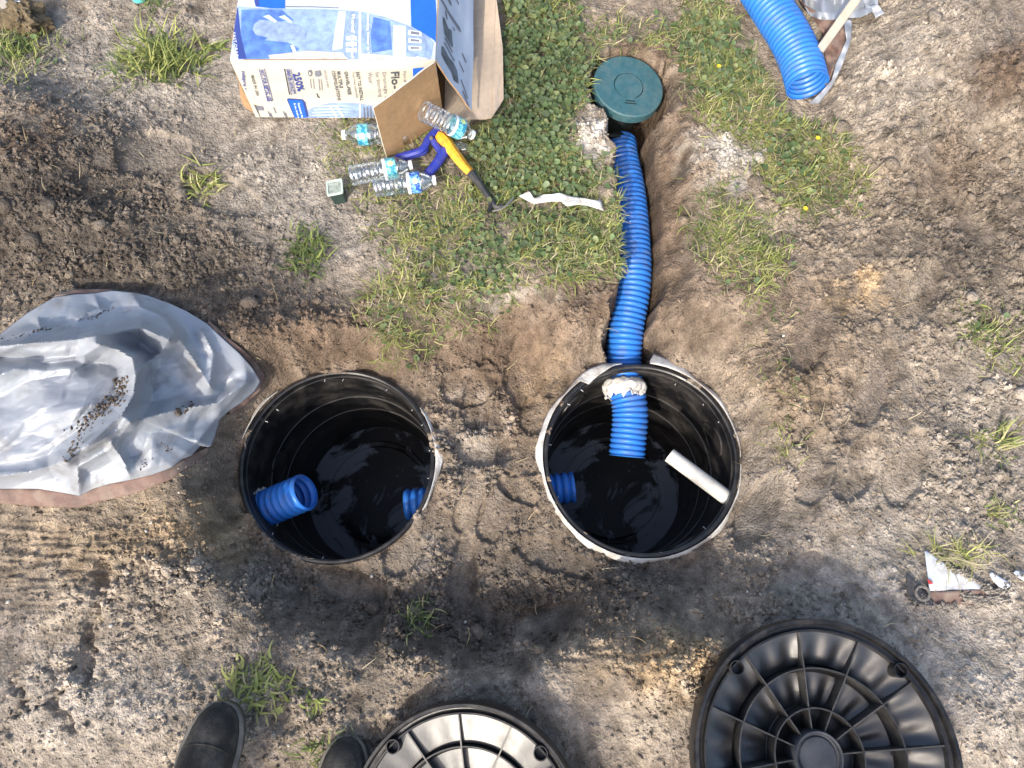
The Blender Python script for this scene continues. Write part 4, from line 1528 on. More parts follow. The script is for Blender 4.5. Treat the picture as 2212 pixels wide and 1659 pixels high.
OUT = [(-420, 640), (-200, 530), (0, 440), (180, 300), (350, 200), (480, 182), (600, 175), (720, 158), (850, 170), (950, 190), (1090, 240), (1200, 290),
       (1330, 370), (1450, 480), (1540, 560), (1620, 650), (1675, 740), (1640, 800), (1560, 870), (1470, 930), (1412, 985), (1385, 1080), (1352, 1165),
       (1290, 1150), (1230, 1215), (1170, 1240), (1110, 1290), (980, 1340), (850, 1370), (700, 1400), (600, 1430), (510, 1475), (400, 1455), (250, 1430),
       (0, 1430), (-400, 1440), (-560, 1000)]
RIDGES = [([(-400, 590), (0, 515), (520, 468), (750, 428), (900, 395), (1085, 472)], .060, 120, 1),
          ([(620, 495), (760, 540), (850, 590), (872, 700), (855, 840), (780, 960), (640, 1090), (430, 1255)], .070, 120, 1),
          ([(-200, 760), (0, 700), (170, 628), (350, 600), (540, 570), (640, 510)], .038, 110, 1),
          ([(430, 1255), (200, 1320), (0, 1350), (-300, 1340)], .022, 80, 0),
          ([(840, 1000), (1000, 960), (1150, 920), (1400, 880), (1585, 745)], .034, 90, 0),
          ([(850, 170), (900, 262), (1050, 330), (1230, 580), (1350, 770)], .026, 100, 0),
          ([(1085, 472), (1030, 560), (920, 640), (872, 700)], .030, 70, 0),
          ([(840, 1000), (700, 1180), (500, 1290), (505, 1470)], .022, 80, 0),
          ([(1410, 950), (1250, 1150), (1100, 1290)], .028, 80, 0),
          ([(1300, 420), (1370, 560), (1350, 770)], .022, 80, 0),
          ([(1560, 560), (1590, 740), (1400, 960)], .024, 80, 0),
          ([(840, 1365), (780, 1230), (720, 1150)], .018, 60, 0),
          ([(600, 180), (640, 270), (560, 300), (500, 340)], .012, 60, 0),
          ([(350, 205), (240, 330), (260, 400), (0, 470)], .012, 60, 0),
          ([(560, 1160), (700, 1090), (830, 1000)], .02, 60, 0)]
VALLEY = [([(-300, 560), (0, 585), (300, 612), (480, 590)], -.050, 70), ([(560, 640), (640, 600), (720, 640)], -.030, 90), ([(930, 760), (1010, 820), (1130, 760)], -.028, 230),
          ([(100, 900), (250, 1050), (380, 1150)], -.022, 260), ([(1180, 900), (1320, 850), (1440, 770)], -.03, 80), ([(1000, 560), (960, 610)], -.025, 70),
          ([(800, 1120), (900, 1200)], -.02, 120)]


def seg_d(x, y, pts):
    best = 1e9
    for (ax1, ay1), (bx1, by1) in zip(pts, pts[1:]):
        ex, ey = bx1 - ax1, by1 - ay1
        t_ = max(0, min(1, ((x - ax1) * ex + (y - ay1) * ey) / (ex * ex + ey * ey)))
        best = min(best, math.hypot(x - ax1 - ex * t_, y - ay1 - ey * t_))
    return best


_fr = np.random.default_rng(9).normal(0, 1, (64, 64))


def facet(x, y, s, k):
    """piecewise flat folds: random heights on a warped triangular lattice"""
    x = x + s * 0.35 * vnoise(x, y, k, 0.9 / s)
    y = y + s * 0.35 * vnoise(x, y, k + 7, 0.9 / s)
    u, v = x / s + y / s * 0.57735, y / s * 1.1547
    i, j = math.floor(u), math.floor(v)
    fu, fv = u - i, v - j
    h = lambda a, b: _fr[(a * 7 + k * 13) % 64, (b * 5 + k * 29) % 64]
    if fu + fv < 1:
        return h(i, j) * (1 - fu - fv) + h(i + 1, j) * fu + h(i, j + 1) * fv
    return h(i + 1, j + 1) * (fu + fv - 1) + h(i, j + 1) * (1 - fu) + h(i + 1, j) * (1 - fv)


def tarp_h(x, y, rho):
    z = 0.020 + 0.060 * (1 - rho ** 2.6) * (0.30 + 0.70 * max(0.0, min(1.0, (y - 150) / 800.0)))
    for pts, h, w, _ in RIDGES:
        d_ = seg_d(x, y, pts)
        if d_ < w:
            q = 1 - d_ / w
            z += 1.9 * h * (0.45 * q + 0.55 * q ** 2.4) * min(1.0, (1.02 - rho) * 5)
    for pts, h, w in VALLEY:
        d_ = seg_d(x, y, pts)
        if d_ < w:
            q = 1 - d_ / w
            z += h * q * q * (3 - 2 * q) * min(1.0, (1.02 - rho) * 5)
    z += (0.0105 * facet(x, y, 210, 1) + 0.0034 * facet(x, y, 95, 2) + 0.0007 * facet(x, y, 40, 3)) * min(1.0, (1.02 - rho) * 5) - 0.006 * abs(vnoise(x, y, 1, 0.0042))
    return z + 0.010


def edge_at(ang, ctr):
    best = None
    n = len(OUT)
    dx, dy = math.cos(ang), math.sin(ang)
    for i in range(n):
        ax1, ay1 = OUT[i][0] - ctr[0], OUT[i][1] - ctr[1]
        bx1, by1 = OUT[(i + 1) % n][0] - ctr[0], OUT[(i + 1) % n][1] - ctr[1]
        ex, ey = bx1 - ax1, by1 - ay1
        den = dx * ey - dy * ex
        if abs(den) < 1e-9:
            continue
        t_ = (ax1 * ey - ay1 * ex) / den
        s_ = (ax1 * dy - ay1 * dx) / den
        if t_ > 0 and -1e-9 <= s_ <= 1 + 1e-9 and (best is None or t_ > best):
            best = t_
    return best


gsm = np.maximum.reduce([Z] + [np.roll(np.roll(Z, a_, 0), b_, 1) for a_ in (-4, 0, 4) for b_ in (-4, 0, 4)])
for _ in range(30):      # a smoothed ground so the cloth does not follow each crumb
    gsm = (gsm + np.roll(gsm, 3, 0) + np.roll(gsm, -3, 0) + np.roll(gsm, 3, 1) + np.roll(gsm, -3, 1)) / 5


def gsmooth(x, y):
    fx_ = min(nx - 2.001, max(0.0, (x - FX0) / STEP))
    fy_ = min(ny - 2.001, max(0.0, (y - FY0) / STEP))
    i_, j_ = int(fx_), int(fy_)
    a_, b_ = fx_ - i_, fy_ - j_
    return float((gsm[j_, i_] * (1 - a_) + gsm[j_, i_ + 1] * a_) * (1 - b_) + (gsm[j_ + 1, i_] * (1 - a_) + gsm[j_ + 1, i_ + 1] * a_) * b_)


TC = (560, 840)
na, nr = 480, 110
V, F = [], []
for i in range(na):
    a = 2 * math.pi * i / na
    E = edge_at(a, TC)
    for j in range(nr + 1):
        rho = j / nr
        x = TC[0] + math.cos(a) * E * rho
        y = TC[1] + math.sin(a) * E * rho
        D = kt(x, y)
        h = tarp_h(x, y, rho)
        z = 0.05
        for _ in range(7):
            q = P(D[0], D[1], z)
            z = 0.4 * z + 0.6 * (gsmooth(q.x, q.y) + h)
        V.append(P(D[0], D[1], z))
for i in range(na):
    i2 = (i + 1) % na
    for j in range(nr):
        F.append((i * (nr + 1) + j, i * (nr + 1) + j + 1, i2 * (nr + 1) + j + 1, i2 * (nr + 1) + j))
tarp = thing('tarp', 'crumpled silver tarp with brown hem thrown over a soil heap', 'tarp', tuple(P(*kt(*TC), z=0.05)))
o = part('sheet', V, F, M['silver'], tarp)
md = o.modifiers.new('thickness', 'SOLIDIFY')
md.thickness = 0.0012


def strip(name, inner, outer, conv, h_in, h_out, material, parent, n=60, wav=0.006, extra=0, nf=0.012):
    """cloth band between two polylines given in crop pixels"""
    A = resample([Vector((x, y, 0)) for x, y in inner], 1.0)[0]
    B = resample([Vector((x, y, 0)) for x, y in outer], 1.0)[0]
    V, F = [], []
    K = 5
    for i in range(n + 1):
        pa_ = A[int(round((len(A) - 1) * i / n))]
        pb_ = B[int(round((len(B) - 1) * i / n))]
        for k in range(K + 1):
            q = pa_.lerp(pb_, k / K)
            D = conv(q.x, q.y)
            z = 0.05
            for _ in range(3):
                w_ = P(D[0], D[1], z)
                z = gsmooth(w_.x, w_.y) + h_in + (h_out - h_in) * k / K + wav * vnoise(q.x * nf, q.y * nf, extra, 1)
            V.append(P(D[0], D[1], z))
    for i in range(n):
        for k in range(K):
            F.append((i * (K + 1) + k, i * (K + 1) + k + 1, (i + 1) * (K + 1) + k + 1, (i + 1) * (K + 1) + k))
    o_ = part(name, V, F, material, parent)
    md_ = o_.modifiers.new('thickness', 'SOLIDIFY')
    md_.thickness = 0.0015
    return o_


strip('hem', [(-400, 1435), (0, 1425), (250, 1425), (400, 1450), (510, 1470), (600, 1425), (700, 1395), (850, 1365), (980, 1335), (1110, 1285), (1230, 1210), (1345, 1160)],
      [(-400, 1535), (0, 1525), (250, 1545), (500, 1552), (650, 1512), (800, 1480), (950, 1432), (1100, 1370), (1230, 1292), (1345, 1190)], kt, 0.026, 0.016, M['brown_tarp'], tarp, 120)
strip('hem', [(1330, 365), (1450, 475), (1540, 555), (1620, 645), (1672, 740), (1640, 798), (1560, 868), (1470, 928)],
      [(1345, 350), (1465, 460), (1575, 545), (1660, 635), (1702, 700), (1672, 800), (1580, 890), (1480, 950)], kt, 0.024, 0.014, M['brown_tarp'], tarp, 80)
strip('hem', [(350, 196), (480, 178), (620, 171), (720, 156)], [(370, 176), (480, 152), (620, 150), (720, 150)], kt, 0.024, 0.016, M['brown_tarp'], tarp, 40)

# crumbs of soil caught in the folds of the tarp
Vs, Fs, Cs = [], [], []
oo = 0
base = [lump(k + 20, 1) for k in range(5)]
r = np.random.default_rng(77)
CL = [([(790, 720), (770, 830), (690, 900), (600, 960)], 42, 240, .0075), ([(600, 950), (520, 1080), (470, 1200), (430, 1240)], 36, 190, .006),
      ([(1150, 950), (1250, 890), (1340, 840), (1450, 760)], 30, 260, .010), ([(0, 480), (150, 450), (260, 410), (340, 400)], 16, 90, .004),
      ([(500, 350), (600, 330), (680, 285), (740, 270)], 12, 70, .004), ([(1060, 1160), (1120, 1190), (1150, 1180)], 26, 70, .005),
      ([(880, 1320), (960, 1240), (1080, 1130)], 30, 30, .004), ([(1280, 1150), (1330, 1180)], 25, 60, .006), ([(430, 1050), (520, 1020)], 30, 20, .006)]
for pts, w, n, s in CL:
    A = resample([Vector((x, y, 0)) for x, y in pts], 2.0)[0]
    for _ in range(int(n * 1.1)):
        q = A[r.integers(0, len(A))]
        x, y = q.x + r.normal(0, w * 0.6), q.y + r.normal(0, w * 0.5)
        a = math.atan2(y - TC[1], x - TC[0])
        E = edge_at(a, TC)
        rho = math.hypot(x - TC[0], y - TC[1]) / E
        if rho > 0.98:
            continue
        D = kt(x, y)
        z = 0.1
        h = tarp_h(x, y, rho)
        for _k in range(3):
            w_ = P(D[0], D[1], z)
            z = gsmooth(w_.x, w_.y) + h
        w_ = P(D[0], D[1], z)
        bv, bf = base[r.integers(0, 5)]
        ss = s * 0.48 * (0.25 + 1.3 * r.uniform() ** 2.5)
        Vs.append(bv * ss * r.uniform(0.75, 1.3, 3) + np.array([w_.x, w_.y, z + ss * 0.35]))
        Fs.append(bf + oo)
        Cs.append(np.repeat((np.array([0.105, 0.085, 0.07]) * r.uniform(0.6, 1.5))[None], len(bv), 0))
        oo += len(bv)
o = link(np_mesh('soil_crumbs', np.concatenate(Vs), np.concatenate(Fs), np.concatenate(Cs), M['clod'], 'soil'))
tag(o, 'dark soil crumbs caught in the folds of the silver tarp', None, kind='stuff')


# ------------------------------------------------------------------ silver and brown tarp by the loose pipe, upper right
def ku(x, y):
    return x * 0.288 + 1574.9, y * 0.288


t2 = thing('tarp', 'silver and brown tarp edge half buried behind the loose blue pipe', 'tarp', tuple(on_ground(*ku(780, 120))))
strip('sheet', [(560, -330), (600, -200), (700, -120), (860, -140), (1010, -200), (1100, -330)], [(545, 20), (610, 115), (700, 152), (850, 140), (985, 128), (1120, 60)], ku, 0.05, 0.035, M['silver'], t2, 60, 0.05, 2)
strip('torn_edge', [(1010, 20), (1050, 40), (1090, 30), (1120, 40)], [(1020, 60), (1070, 90), (1100, 132), (1165, 98)], ku, 0.04, 0.03, M['silver'], t2, 20, 0.02, 5)
strip('underside', [(500, -30), (560, 60), (640, 150), (700, 260), (720, 420), (735, 560), (720, 640)], [(700, 150), (760, 150), (850, 150), (880, 240), (870, 320), (800, 480), (740, 640)], ku, 0.020, 0.034, M['brown_tarp'], t2, 60, 0.03, 3)
strip('folded_edge', [(858, 142), (868, 220), (880, 300), (800, 480), (770, 600), (690, 690), (600, 775)], [(915, 150), (922, 190), (915, 300), (845, 500), (795, 600), (770, 650), (672, 778)], ku, 0.044, 0.030, M['silver'], t2, 70, 0.02, 4)

# pale stake lying across that tarp
a_, b_ = ku(1000, -70), ku(684, 372)
pa_, pb_ = P(*a_, z=0.30), P(*b_, z=0.13)
V, F = bar([pa_.lerp(pb_, k / 6) for k in range(7)], 0.026, 0.010)
o = part('wooden_stake', V, F, M['stake'], smooth=False)
tag(o, 'pale flat wooden stake leaning across the tarp behind the loose blue pipe', 'stake')


# ------------------------------------------------------------------ buried corner of another tarp, right
def kc(x, y):
    return (x / 6.9125 + 2180) / 1.1302, (y / 6.9125 + 1320) / 1.1302


t3 = thing('tarp', 'white tarp corner with brown hem poking out of pale sandy soil', 'tarp', tuple(on_ground(*kc(800, 700))))
strip('sheet', [(530, 175), (560, 420), (590, 640), (610, 848)], [(560, 175), (840, 360), (1300, 600), (1620, 815)], kc, 0.010, 0.003, M['white_tarp'], t3, 40, 0.008, 6, nf=0.003)
strip('hem', [(608, 850), (900, 855), (1200, 838), (1800, 822)], [(700, 1100), (900, 1085), (1150, 1072), (1900, 1040)], kc, 0.008, 0.002, M['brown_tarp'], t3, 40, 0.006, 7, nf=0.003)
strip('corner_patch', [(250, 565), (228, 640), (236, 860), (285, 965), (400, 1060), (545, 1092)], [(262, 568), (330, 640), (480, 790), (620, 940), (660, 1010), (690, 1096)], kc, 0.008, 0.010, M['black_cloth'], t3, 40, 0.003, 8, nf=0.003)
gp = on_ground(*kc(450, 890), lift=0.014)
V, F = lathe([(0.013, 0.0), (0.0145, 0.003), (0.019, 0.003), (0.0205, 0.0), (0.017, -0.002)], 28, closed=True, center=tuple(gp))
part('grommet', V, F, M['grommet'], t3)
strip('printed_mark', [(575, 660), (590, 690), (600, 720), (610, 738)], [(590, 655), (640, 680), (660, 705), (684, 722)], kc, 0.016, 0.016, M['red'], t3, 10, 0.0, 6, nf=0.003)
strip('exposed_patch', [(1620, 560), (1690, 680), (1790, 780), (1890, 820)], [(1660, 530), (1790, 610), (1900, 670), (1980, 760)], kc, 0.010, 0.008, M['white_tarp'], t3, 20, 0.004, 9, nf=0.003)
strip('exposed_patch', [(2030, 540), (2140, 640), (2280, 720)], [(2070, 500), (2170, 530), (2300, 580)], kc, 0.010, 0.008, M['white_tarp'], t3, 20, 0.004, 10, nf=0.003)

r = np.random.default_rng(83)
Vs, Fs, Cs = [], [], []
oo = 0
GB = [grain(950 + k) for k in range(8)]
for pts, w, n in (([(700, 300), (950, 450), (1300, 620), (1600, 800)], 60, 130), ([(1150, 960), (1400, 1000), (1900, 1000)], 90, 330), ([(1500, 840), (1900, 830)], 60, 120),
                  ([(300, 1000), (500, 1080), (1000, 1100)], 40, 70), ([(400, 900), (520, 1000)], 70, 40), ([(1650, 600), (1900, 780)], 60, 60), ([(2060, 560), (2280, 700)], 50, 50)):
    A = resample([Vector((x, y, 0)) for x, y in pts], 4.0)[0]
    for _ in range(n):
        q = A[r.integers(0, len(A))]
        D = kc(q.x + r.normal(0, w * 0.5), q.y + r.normal(0, w * 0.45))
        p_ = on_ground(*D)
        z = max(p_.z, gsmooth(p_.x, p_.y) + 0.006)
        bv, bf = GB[r.integers(0, 8)]
        ss = 0.0022 + 0.005 * r.uniform() ** 2
        Vs.append(bv * ss + np.array([p_.x, p_.y, z + ss * 0.3]))
        Fs.append(bf + oo)
        Cs.append(np.repeat((np.array([0.27, 0.245, 0.215]) * r.uniform(0.7, 1.3))[None], len(bv), 0))
        oo += len(bv)
o = link(np_mesh('soil_crumbs', np.concatenate(Vs), np.concatenate(Fs), np.concatenate(Cs), M['clod'], 'soil', False))
tag(o, 'pale sand crumbs washed over the buried tarp corner', None, kind='stuff')

# ------------------------------------------------------------------ the carton
BX0, BX1, BY0, BY1, BH = -0.783, -0.213, 1.42, 2.02, 0.256
carton = thing('cardboard_box', 'torn white and blue printed cardboard carton lying open on its side', 'cardboard box', (BX0, BY0, 0.0))


def warp(u, v, seed, amp):
    return amp * (vnoise(u * 1.7 + seed, v * 1.7, seed, 1) + 0.5 * vnoise(u * 4.1, v * 4.1 + seed, seed, 1))


def panel(name, c00, c10, c11, c01, m_out, m_in, nu=16, nv=10, amp=0.004, thick=0.0045, seed=0.0, pin=True, notch=None):
    """a sheet of corrugated board between four corners; the outer face is on the side of (c10-c00)x(c01-c00)"""
    c00, c10, c11, c01 = map(Vector, (c00, c10, c11, c01))
    nrm = (c10 - c00).cross(c01 - c00).normalized()
    V, F, FM = [], [], []
    for side in (0, 1):
        for j in range(nv + 1):
            for i in range(nu + 1):
                u, v = i / nu, j / nv
                p_ = c00.lerp(c10, u).lerp(c01.lerp(c11, u), v)
                w = warp(u, v, seed, amp)
                if pin:
                    w *= min(1, 6 * min(u, 1 - u, v, 1 - v) + 0.15)
                V.append(p_ + nrm * (w - side * thick))
    o_ = (nu + 1) * (nv + 1)
    ix_ = lambda i, j: j * (nu + 1) + i
    for j in range(nv):
        for i in range(nu):
            F.append((ix_(i, j), ix_(i + 1, j), ix_(i + 1, j + 1), ix_(i, j + 1)))
            FM.append(0)
            F.append((o_ + ix_(i, j), o_ + ix_(i, j + 1), o_ + ix_(i + 1, j + 1), o_ + ix_(i + 1, j)))
            FM.append(1)
    for i in range(nu):
        F.append((ix_(i, 0), o_ + ix_(i, 0), o_ + ix_(i + 1, 0), ix_(i + 1, 0)))
        F.append((ix_(i, nv), ix_(i + 1, nv), o_ + ix_(i + 1, nv), o_ + ix_(i, nv)))
        FM += [1, 1]
    for j in range(nv):
        F.append((ix_(0, j), ix_(0, j + 1), o_ + ix_(0, j + 1), o_ + ix_(0, j)))
        F.append((ix_(nu, j), o_ + ix_(nu, j), o_ + ix_(nu, j + 1), ix_(nu, j + 1)))
        FM += [1, 1]
    return part(name, V, F, [m_out, m_in], carton, fmat=FM)


G0 = 0.012
front_panel = panel('front_panel', (BX0 - 0.012, BY0, G0), (BX1, BY0, G0), (BX1, BY0 + 0.002, BH), (BX0, BY0 + 0.002, BH), M['cream'], M['kraft'], 72, 36, amp=0.0045, seed=1.0)
top_panel = panel('top_panel', (BX0, BY0 + 0.0025, BH), (BX1, BY0 + 0.0025, BH), (BX1, BY1, BH), (BX0, BY1, BH), M['carton_white'], M['kraft'], 72, 72, amp=0.0045, seed=2.0)
panel('back_panel', (BX1, BY1 + 0.005, G0), (BX0, BY1 + 0.005, G0), (BX0, BY1 + 0.005, BH), (BX1, BY1 + 0.005, BH), M['carton_white'], M['kraft'], seed=3.0)
panel('base_panel', (BX0, BY0 + 0.006, G0 + 0.004), (BX1, BY0 + 0.006, G0 + 0.004), (BX1, BY1 - 0.006, G0 + 0.004), (BX0, BY1 - 0.006, G0 + 0.004), M['kraft'], M['kraft'], amp=0.0, seed=4.0)
panel('end_panel', (BX0 + 0.006, BY1 - 0.006, G0), (BX0 + 0.006, BY0 + 0.012, G0), (BX0 + 0.006, BY0 + 0.012, BH - 0.008), (BX0 + 0.006, BY1 - 0.006, BH - 0.008), M['carton_white'], M['kraft'], seed=5.0)
# splayed, crushed flaps at the closed end
panel('end_flap', (BX0 - 0.060, BY0 + 0.050, 0.016), (BX0 - 0.016, BY0 + 0.006, 0.014), (BX0 - 0.004, BY0 + 0.008, BH - 0.02), (BX0 - 0.008, BY0 + 0.10, BH - 0.01), M['kraft'], M['kraft'], 10, 10, amp=0.008, seed=6.0, pin=False)
panel('end_flap', (BX0 - 0.036, BY0 + 0.30, 0.05), (BX0 - 0.034, BY0 + 0.026, 0.05), (BX0 - 0.004, BY0 + 0.012, BH - 0.003), (BX0 - 0.004, BY0 + 0.50, BH - 0.003), M['carton_white'], M['kraft'], 12, 8, amp=0.006, seed=7.0, pin=False)
# open end: top flap hangs outward, bottom flap lies on the grass, side flap swung wide
TF0, TF1 = Vector((BX1, BY0 + 0.004, BH - 0.001)), Vector((BX1, BY1, BH - 0.001))
TO0, TO1 = P(1018, 240, 0.075), P(1003, -60, 0.125)
TO1 = Vector((TO0.x + 0.004, BY1 - 0.02, 0.12))
top_flap = panel('top_flap', TF0 + Vector((0.001, 0, 0)), TO0, TO1, TF1 + Vector((0.001, 0, 0)), M['carton_white'], M['kraft'], 14, 22, amp=0.006, seed=8.0, pin=False)
panel('bottom_flap', (BX1 + 0.004, BY0 - 0.03, 0.030), tuple(P(1062, 254, 0.034)), tuple(P(1071, -10, 0.05)), (BX1 + 0.004, BY1 - 0.02, 0.030), M['kraft_pale'], M['kraft_pale'], 14, 20, amp=0.010, seed=9.0, pin=False)
a_, b_, c_ = P(1062, 254, 0.034), P(1088, 214, 0.036), P(1086, 103, 0.044)
panel('bottom_flap_edge', a_ + Vector((0.0005, 0, 0)), b_, c_, P(1071, -10, 0.05) + Vector((0.0005, 0, 0)), M['kraft_pale'], M['kraft_pale'], 8, 16, amp=0.006, seed=9.5, pin=False)
EO = Vector((-0.378, 1.268, 0))
panel('side_flap', (EO.x, EO.y, 0.012), (BX1 + 0.001, BY0 - 0.006, 0.012), (BX1 + 0.001, BY0 - 0.006, BH - 0.001), (EO.x, EO.y, BH - 0.002), M['kraft'], M['cream'], 14, 12, amp=0.004, seed=10.0, pin=False)
# a crease line across the side flap
e0, e1 = Vector((EO.x, EO.y, 0.062)), Vector((BX1, BY0 - 0.006, 0.062))
nn = (e1 - e0).cross(Vector((0, 0, 1))).normalized()
V, F = sweep([e0.lerp(e1, 0.03 + 0.94 * k / 12) + nn * (-0.0012 + warp(0.03 + 0.94 * k / 12, 0.21, 10.0, 0.004)) for k in range(13)], 0.0016, 6)
part('crease', V, F, M['kraft'], carton)

PANEL_OF = {'A': front_panel, 'B': top_panel, 'C': top_flap}
FACE = {
    'A': (Vector((BX0, BY0, 0)), Vector((0, -1, 0)), (BX0, BX1, G0, BH), 1.0),
    'B': (Vector((BX0, BY0, BH)), Vector((0, 0, 1)), (BX0, BX1, BY0, BY1), 2.0),
}
nC = (TO0 - TF0).cross(TF1 - TF0).normalized()
FACE['C'] = (TF0, nC if nC.z > 0 else -nC, None, 8.0)


def on_face(f, px, py, lift):
    o_, n_, rect, seed = FACE[f]
    r_ = ray(px / 1.1302, py / 1.1302)
    cam_p = Vector((0, 0, CAM_H))
    t_ = (o_ - cam_p).dot(n_) / r_.dot(n_)
    p_ = cam_p + r_ * t_
    w = 0.0
    if rect is not None:
        u = (p_.x - rect[0]) / (rect[1] - rect[0])
        v = ((p_.z if f == 'A' else p_.y) - rect[2]) / (rect[3] - rect[2])
        w = warp(u, v, seed, 0.0045) * min(1, 6 * min(u, 1 - u, v, 1 - v) + 0.15)
        if f == 'A':
            p_.x = min(max(p_.x, rect[0] + 0.001), rect[1] - 0.001)
            p_.z = min(max(p_.z, rect[2] + 0.001), rect[3] - 0.001)
        else:
            p_.y = max(p_.y, rect[2] + 0.004)
            p_.x = min(max(p_.x, rect[0] + 0.001), rect[1] - 0.001)
    else:
        e_f = (TO0 - TF0)
        L2 = e_f.dot(e_f)
        u = (p_ - TF0).dot(e_f) / L2
        e_v = TF1 - TF0
        v = (p_ - TF0).dot(e_v) / e_v.dot(e_v)
        flat_p = TF0 + e_f * u + e_v * v
        bil = (TF0.lerp(TO0, u)).lerp(TF1.lerp(TO1, u), v)
        p_ = bil
        w = warp(u, v, 8.0, 0.006)
    return p_ + n_ * (lift + w)


import bmesh


def flat_print(f, name, poly, material, lift=0.0012, conv=None, cuts=2):
    b = bmesh.new()
    vs_ = [b.verts.new((x, y, 0)) for x, y in poly]
    b.faces.new(vs_)
    bmesh.ops.triangulate(b, faces=b.faces[:])
    for _ in range(cuts):
        long_ = [e_ for e_ in b.edges if e_.calc_length() > 22]
        if not long_:
            break
        bmesh.ops.subdivide_edges(b, edges=long_, cuts=1)
        bmesh.ops.triangulate(b, faces=[q for q in b.faces if len(q.verts) > 3])
    b.verts.ensure_lookup_table()
    V = [on_face(f, v.co.x, v.co.y, lift) for v in b.verts]
    F = [tuple(v.index for v in q.verts) for q in b.faces]
    b.verts.index_update()
    F = [tuple(v.index for v in q.verts) for q in b.faces]
    b.free()
    n_ = FACE[f][1]
    F2 = []
    for q in F:
        nn_ = (V[q[1]] - V[q[0]]).cross(V[q[2]] - V[q[0]])
        F2.append(q if nn_.dot(n_) >= 0 else tuple(reversed(q)))
    return part(name, V, F2, material, PANEL_OF[f])


def text_mesh(body, bold=0.0, shear=0.0):
    cu = bpy.data.curves.new('lettering', 'FONT')
    cu.body = body
    cu.offset = bold
    cu.shear = shear
    cu.resolution_u = 2
    ob = bpy.data.objects.new('lettering', cu)
    COL.objects.link(ob)
    dg = bpy.context.evaluated_depsgraph_get()
    me_ = bpy.data.meshes.new_from_object(ob.evaluated_get(dg))
    V = [v.co.copy() for v in me_.vertices]
    F = [tuple(q.vertices) for q in me_.polygons]
    bpy.data.objects.remove(ob)
    bpy.data.curves.remove(cu)
    bpy.data.meshes.remove(me_)
    return V, F


def lettering(f, body, p0, p1, height, material, bold=0.0, shear=0.0, lift=0.0016):
    """a line of print from p0 to p1 (photo pixels along the middle of the line), letters standing to the reader's left of that path"""
    V, F = text_mesh(body, bold, shear)
    xs_ = [v.x for v in V]
    ys_ = [v.y for v in V]
    x0, x1, y0, y1 = min(xs_), max(xs_), min(ys_), max(ys_)
    d = Vector((p1[0] - p0[0], p1[1] - p0[1]))
    upv = Vector((d.y, -d.x)).normalized()
    W = []
    for v in V:
        s_ = (v.x - x0) / (x1 - x0)
        h_ = ((v.y - y0) / (y1 - y0) - 0.5) * height
        W.append(on_face(f, p0[0] + d.x * s_ + upv.x * h_, p0[1] + d.y * s_ + upv.y * h_, lift))
    n_ = FACE[f][1]
    F2 = []
    for q in F:
        nn_ = (W[q[1]] - W[q[0]]).cross(W[q[2]] - W[q[0]])
        F2.append(q if nn_.dot(n_) >= 0 else tuple(reversed(q)))
    return part('lettering', W, F2, material, PANEL_OF[f], smooth=False)


def c1(x, y):      # crop pixels of the carton -> photo pixels
    return x / 2.765 + 500, y / 2.765


def c2(x, y):
    return x / 5.53 + 540, y / 5.53


def c3(x, y):
    return x / 5.185 + 820, y / 5.185


def pr(f, pts, material, cv, lift=0.0012, name='print'):
    return flat_print(f, name, [cv(x, y) for x, y in pts], material, lift)


# front face, all lines read from the top edge downwards
for body, x, y0, x2, y2, h, mt, bd, sh in (
        ('250%', 1010, 965, 1080, 1225, 92, 'ink_navy', .02, 0), ('GREATER CAPACITY', 905, 920, 980, 1275, 40, 'ink_navy', .02, 0.2),
        ('NOT FOR SEPTIC USE', 545, 925, 660, 1372, 50, 'ink_navy', .015, 0.25), ('MADE IN USA', 415, 1005, 495, 1290, 38, 'ink_dark', .01, 0.25),
        ('MULTIPLE', 1580, 950, 1622, 1185, 44, 'ink_dark', .012, 0.1), ('CONFIGURATIONS', 1510, 940, 1595, 1360, 44, 'ink_dark', .012, 0.1),
        ('GRAVEL-FREE', 1680, 955, 1735, 1280, 44, 'ink_dark', .012, 0.1), ('EASY TO INSTALL', 1838, 958, 1902, 1360, 44, 'ink_dark', .012, 0.1),
        ('Tool-free assembly', 1772, 962, 1832, 1325, 40, 'ink_grey', 0, 0), ('INCLUDED IN BOX', 1395, 932, 1445, 1180, 30, 'ink_grey', 0, 0),
        ('ndspro.com', 290, 950, 335, 1310, 60, 'ink_navy', 0.01, 0.2)):
    lettering('A', body, c2(x, y0), c2(x2, y2), h * 1.08 / 5.53, M[mt], bd + 0.012, sh)
for body, x, y0, x2, y2, h, mt, bd in (
        ('Flo-Well', 745, 895, 775, 1420, 105, 'ink_dark', .02), ('Part # FWAS24', 862, 890, 890, 1270, 42, 'ink_grey', 0), ('Drainage Solution', 600, 900, 660, 1480, 62, 'ink_grey', 0),
        ('for Standing', 510, 900, 560, 1230, 62, 'ink_grey', 0), ('Water', 425, 905, 445, 1060, 58, 'ink_grey', 0)):
    lettering('A', body, c3(x, y0), c3(x2, y2), h / 5.185, M[mt], bd, 0)
pr('A', [(505, 915), (512, 915), (632, 1368), (624, 1368)], M['ink_navy'], c2)
pr('A', [(580, 912), (587, 912), (702, 1362), (694, 1362)], M['ink_navy'], c2)
pr('A', [(848, 915), (862, 915), (930, 1280), (916, 1280)], M['ink_dark'], c2)
pr('A', [(880, 915), (886, 915), (952, 1290), (946, 1290)], M['ink_navy'], c2)
pr('A', [(940, 912), (946, 912), (1012, 1270), (1006, 1270)], M['ink_navy'], c2)
pr('A', [(1175, 935), (1195, 922), (1218, 930), (1228, 965), (1222, 1005), (1200, 1020), (1180, 1000), (1172, 965)], M['ink_grey'], c2)
